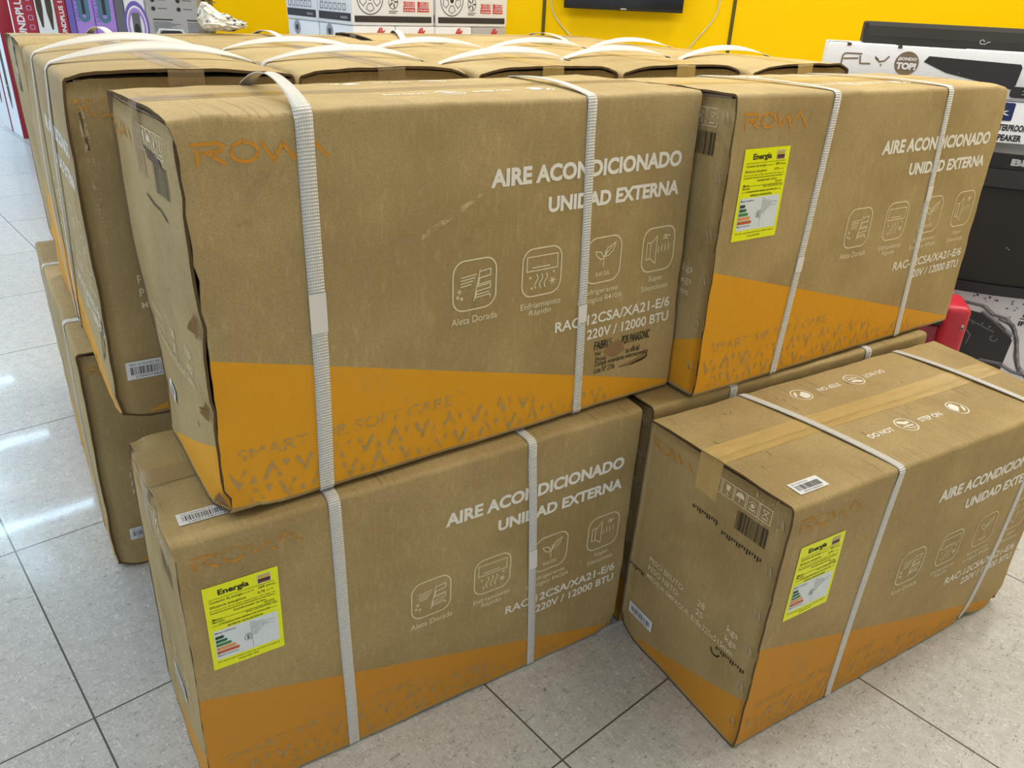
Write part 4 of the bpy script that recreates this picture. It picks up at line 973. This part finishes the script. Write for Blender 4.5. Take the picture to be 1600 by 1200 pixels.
# splash box under the speaker
SO_ = (1.2876, 2.25)
s2 = thing('speaker_box', 'white box with black speaker picture and water splash, under the big black speaker', 'box', (SO_[0], SO_[1], 0), RY)
mb = MB(); mb.rbox(-.09, .60, 0, .34, 0, .440, .003, 'box_white', 2)
pf(mb, poly([(.045, .38), (.10, .372), (.17, .340), (.205, .300), (.20, .20), (.16, .15), (.06, .16)]), 'box_ink')
for q in ([(.04, .40), (.10, .392), (.13, .37), (.17, .362), (.20, .33), (.22, .28), (.24, .22), (.29, .17)], [(.15, .36), (.19, .345), (.215, .30), (.225, .25), (.25, .20)], [(.13, .225), (.19, .22), (.23, .20), (.28, .19)], [(.10, .376), (.14, .352), (.20, .31)]):
    pf(mb, stroke(q, .006), 'box_midgrey', .0015); pf(mb, stroke([(x+.006, z+.004) for x, z in q], .003), 'box_lightgrey', .002)
pf(mb, stroke([(.07, .35), (.15, .318)], .004), 'box_midgrey', .002); pf(mb, stroke([(.06, .33), (.09, .30), (.085, .27)], .004), 'box_midgrey', .002); pf(mb, stroke(arc(.155, .30, .010, 120, 360, 8), .004), 'box_midgrey', .002)
splash(mb, .10, .34, .45, 3); splash(mb, .05, .40, .4, 8)
pf(mb, text_fit('IPX7', .205, .255, .347, .362, .04), 'box_ink'); pf(mb, stroke(arc(.222, .378, .010, 0, 200, 8), .004), 'box_ink'); pf(mb, rect(.205, .24, .368, .371), 'box_ink')
mb.build('printed_case', s2)
sp = thing('loudspeaker', 'big black party loudspeaker with silver logo, standing on the splash box', 'speaker', (SO_[0], SO_[1], .4405), RY)
def front_curve(x): return -.030*(1-((x-.14)/.21)**2)
def curved(mb, x0, x1, z0, z1, off, mat, nx=14, depth=None, bow=0):
    V = []
    for j in (0, 1):
        for i in range(nx+1):
            x = x0+(x1-x0)*i/nx; zz = (z1 if j else z0) - bow*(1-((x-.14)/.21)**2)*(1 if not j else 0)
            V.append((x, front_curve(x)-off, zz))
    m = nx+1; W_ = [(p[0], (p[1]+.02 if depth is None else depth), p[2]) for p in V]
    F = [(i, i+1, m+i+1, m+i) for i in range(nx)]; o = 2*m
    F += [(o+i, i, m+i, o+m+i)[::1] for i in ()]
    F += [(m+i, m+i+1, o+m+i+1, o+m+i) for i in range(nx)]+[(o+i, o+i+1, i+1, i) for i in range(nx)]+[(o, 0, m, o+m), (nx, o+nx, o+m+nx, m+nx)]+[(o+i+1, o+i, o+m+i, o+m+i+1) for i in range(nx)]
    mb.add(V+W_, F, mat, smooth=False)
mb = MB(); curved(mb, -.07, .35, .0, .372, .0, 'black_plastic', depth=.19); mb.build('body', sp)
mb = MB(); curved(mb, -.066, .346, .034, .300, .006, 'grille_metal'); 
for (x, z) in ((.10, .14), (.106, .136)): mb.add([(x+.002*math.cos(a*1.5), front_curve(x)-.0068, z+.002*math.sin(a*1.5)) for a in range(4)], [(0, 1, 2, 3)], 'silver_print')
mb.build('grille', sp)
mb = MB(); curved(mb, -.068, .348, .302, .350, .009, 'dark_plastic'); mb.build('control_band', sp)
mb = MB(); curved(mb, -.07, .35, .352, .392, .004, 'black_plastic', depth=.19); mb.build('top_panel', sp)
mb = MB(); sh = text_fit('BKK', .045, .135, .362, .380, .05)
mb.add([(x, front_curve(x)-.0055, z) for x, z in sh[0]], sh[1], 'silver_print'); q = mb.build('logo_plate', sp); q['label'] = 'silver block letter logo'
mb = MB(); curved(mb, -.068, .348, .0, .030, .010, 'black_plastic'); mb.build('base_trim', sp)
# red case on the floor behind the stack
rc = thing('tool_case', 'red plastic case with dark latch, standing on floor between cartons and white splash box', 'case', (1.1955, 2.0, 0), RY)
mb = MB(); mb.rbox(-.046, .026, 0, .13, 0, .464, .020, 'red_plastic', 5); mb.build('body', rc)
mb = MB(); mb.rbox(-.30, -.040, .006, .12, 0, .404, .012, 'dark_red_plastic', 4); q = mb.build('side_shell', rc); q['label'] = 'darker lower shell of the case'
mb = MB(); mb.rbox(-.070, -.040, .0, .05, .404, .440, .005, 'black_plastic', 2); mb.build('latch', rc)
mb = MB(); mb.rbox(-.25, -.030, .006, .12, .442, .466, .009, 'red_plastic', 3); mb.rbox(-.25, -.20, .012, .11, .38, .45, .009, 'red_plastic', 3); mb.build('handle', rc)
mb = MB(); mb.box(.008, .014, -.0015, .004, .400, .416, 'silver_print'); mb.box(.009, .013, -.002, .004, .402, .408, 'black_plastic'); mb.build('rivet', rc)

# ------------------------------------------------------------------ crumpled bag on the rear carton
bm = bmesh.new(); bmesh.ops.create_icosphere(bm, subdivisions=4, radius=1)
for v in bm.verts:
    p = v.co.copy(); n1 = noise.noise(p*1.6+Vector((3, 1, 7))); r = abs(noise.noise(p*3.2)); 
    s_ = 1+.25*n1-.28*r+.10*noise.noise(p*7)
    q = Vector((p.x*.052, p.y*.035, p.z*.026))*s_
    q.z = max(q.z, -.016-.004*abs(p.x))
    t = max(0, -p.x-.25+.35*p.z)
    q.z += .055*t**1.6*max(0, p.z+.4); q.x -= .006*t
    if p.x > .6: q.x += .018*(p.x-.6)/.4; q.z *= .8
    v.co = q
mb = MB(); mb.bm(bm, 'bag_film', False); o = mb.build('plastic_bag')
zmin = min(v.co.z for v in o.data.vertices)
o.location = (-.822, 2.29, 1.0375-zmin); tag(o, 'crumpled silver and white plastic bag lying on the rearmost carton', 'bag')
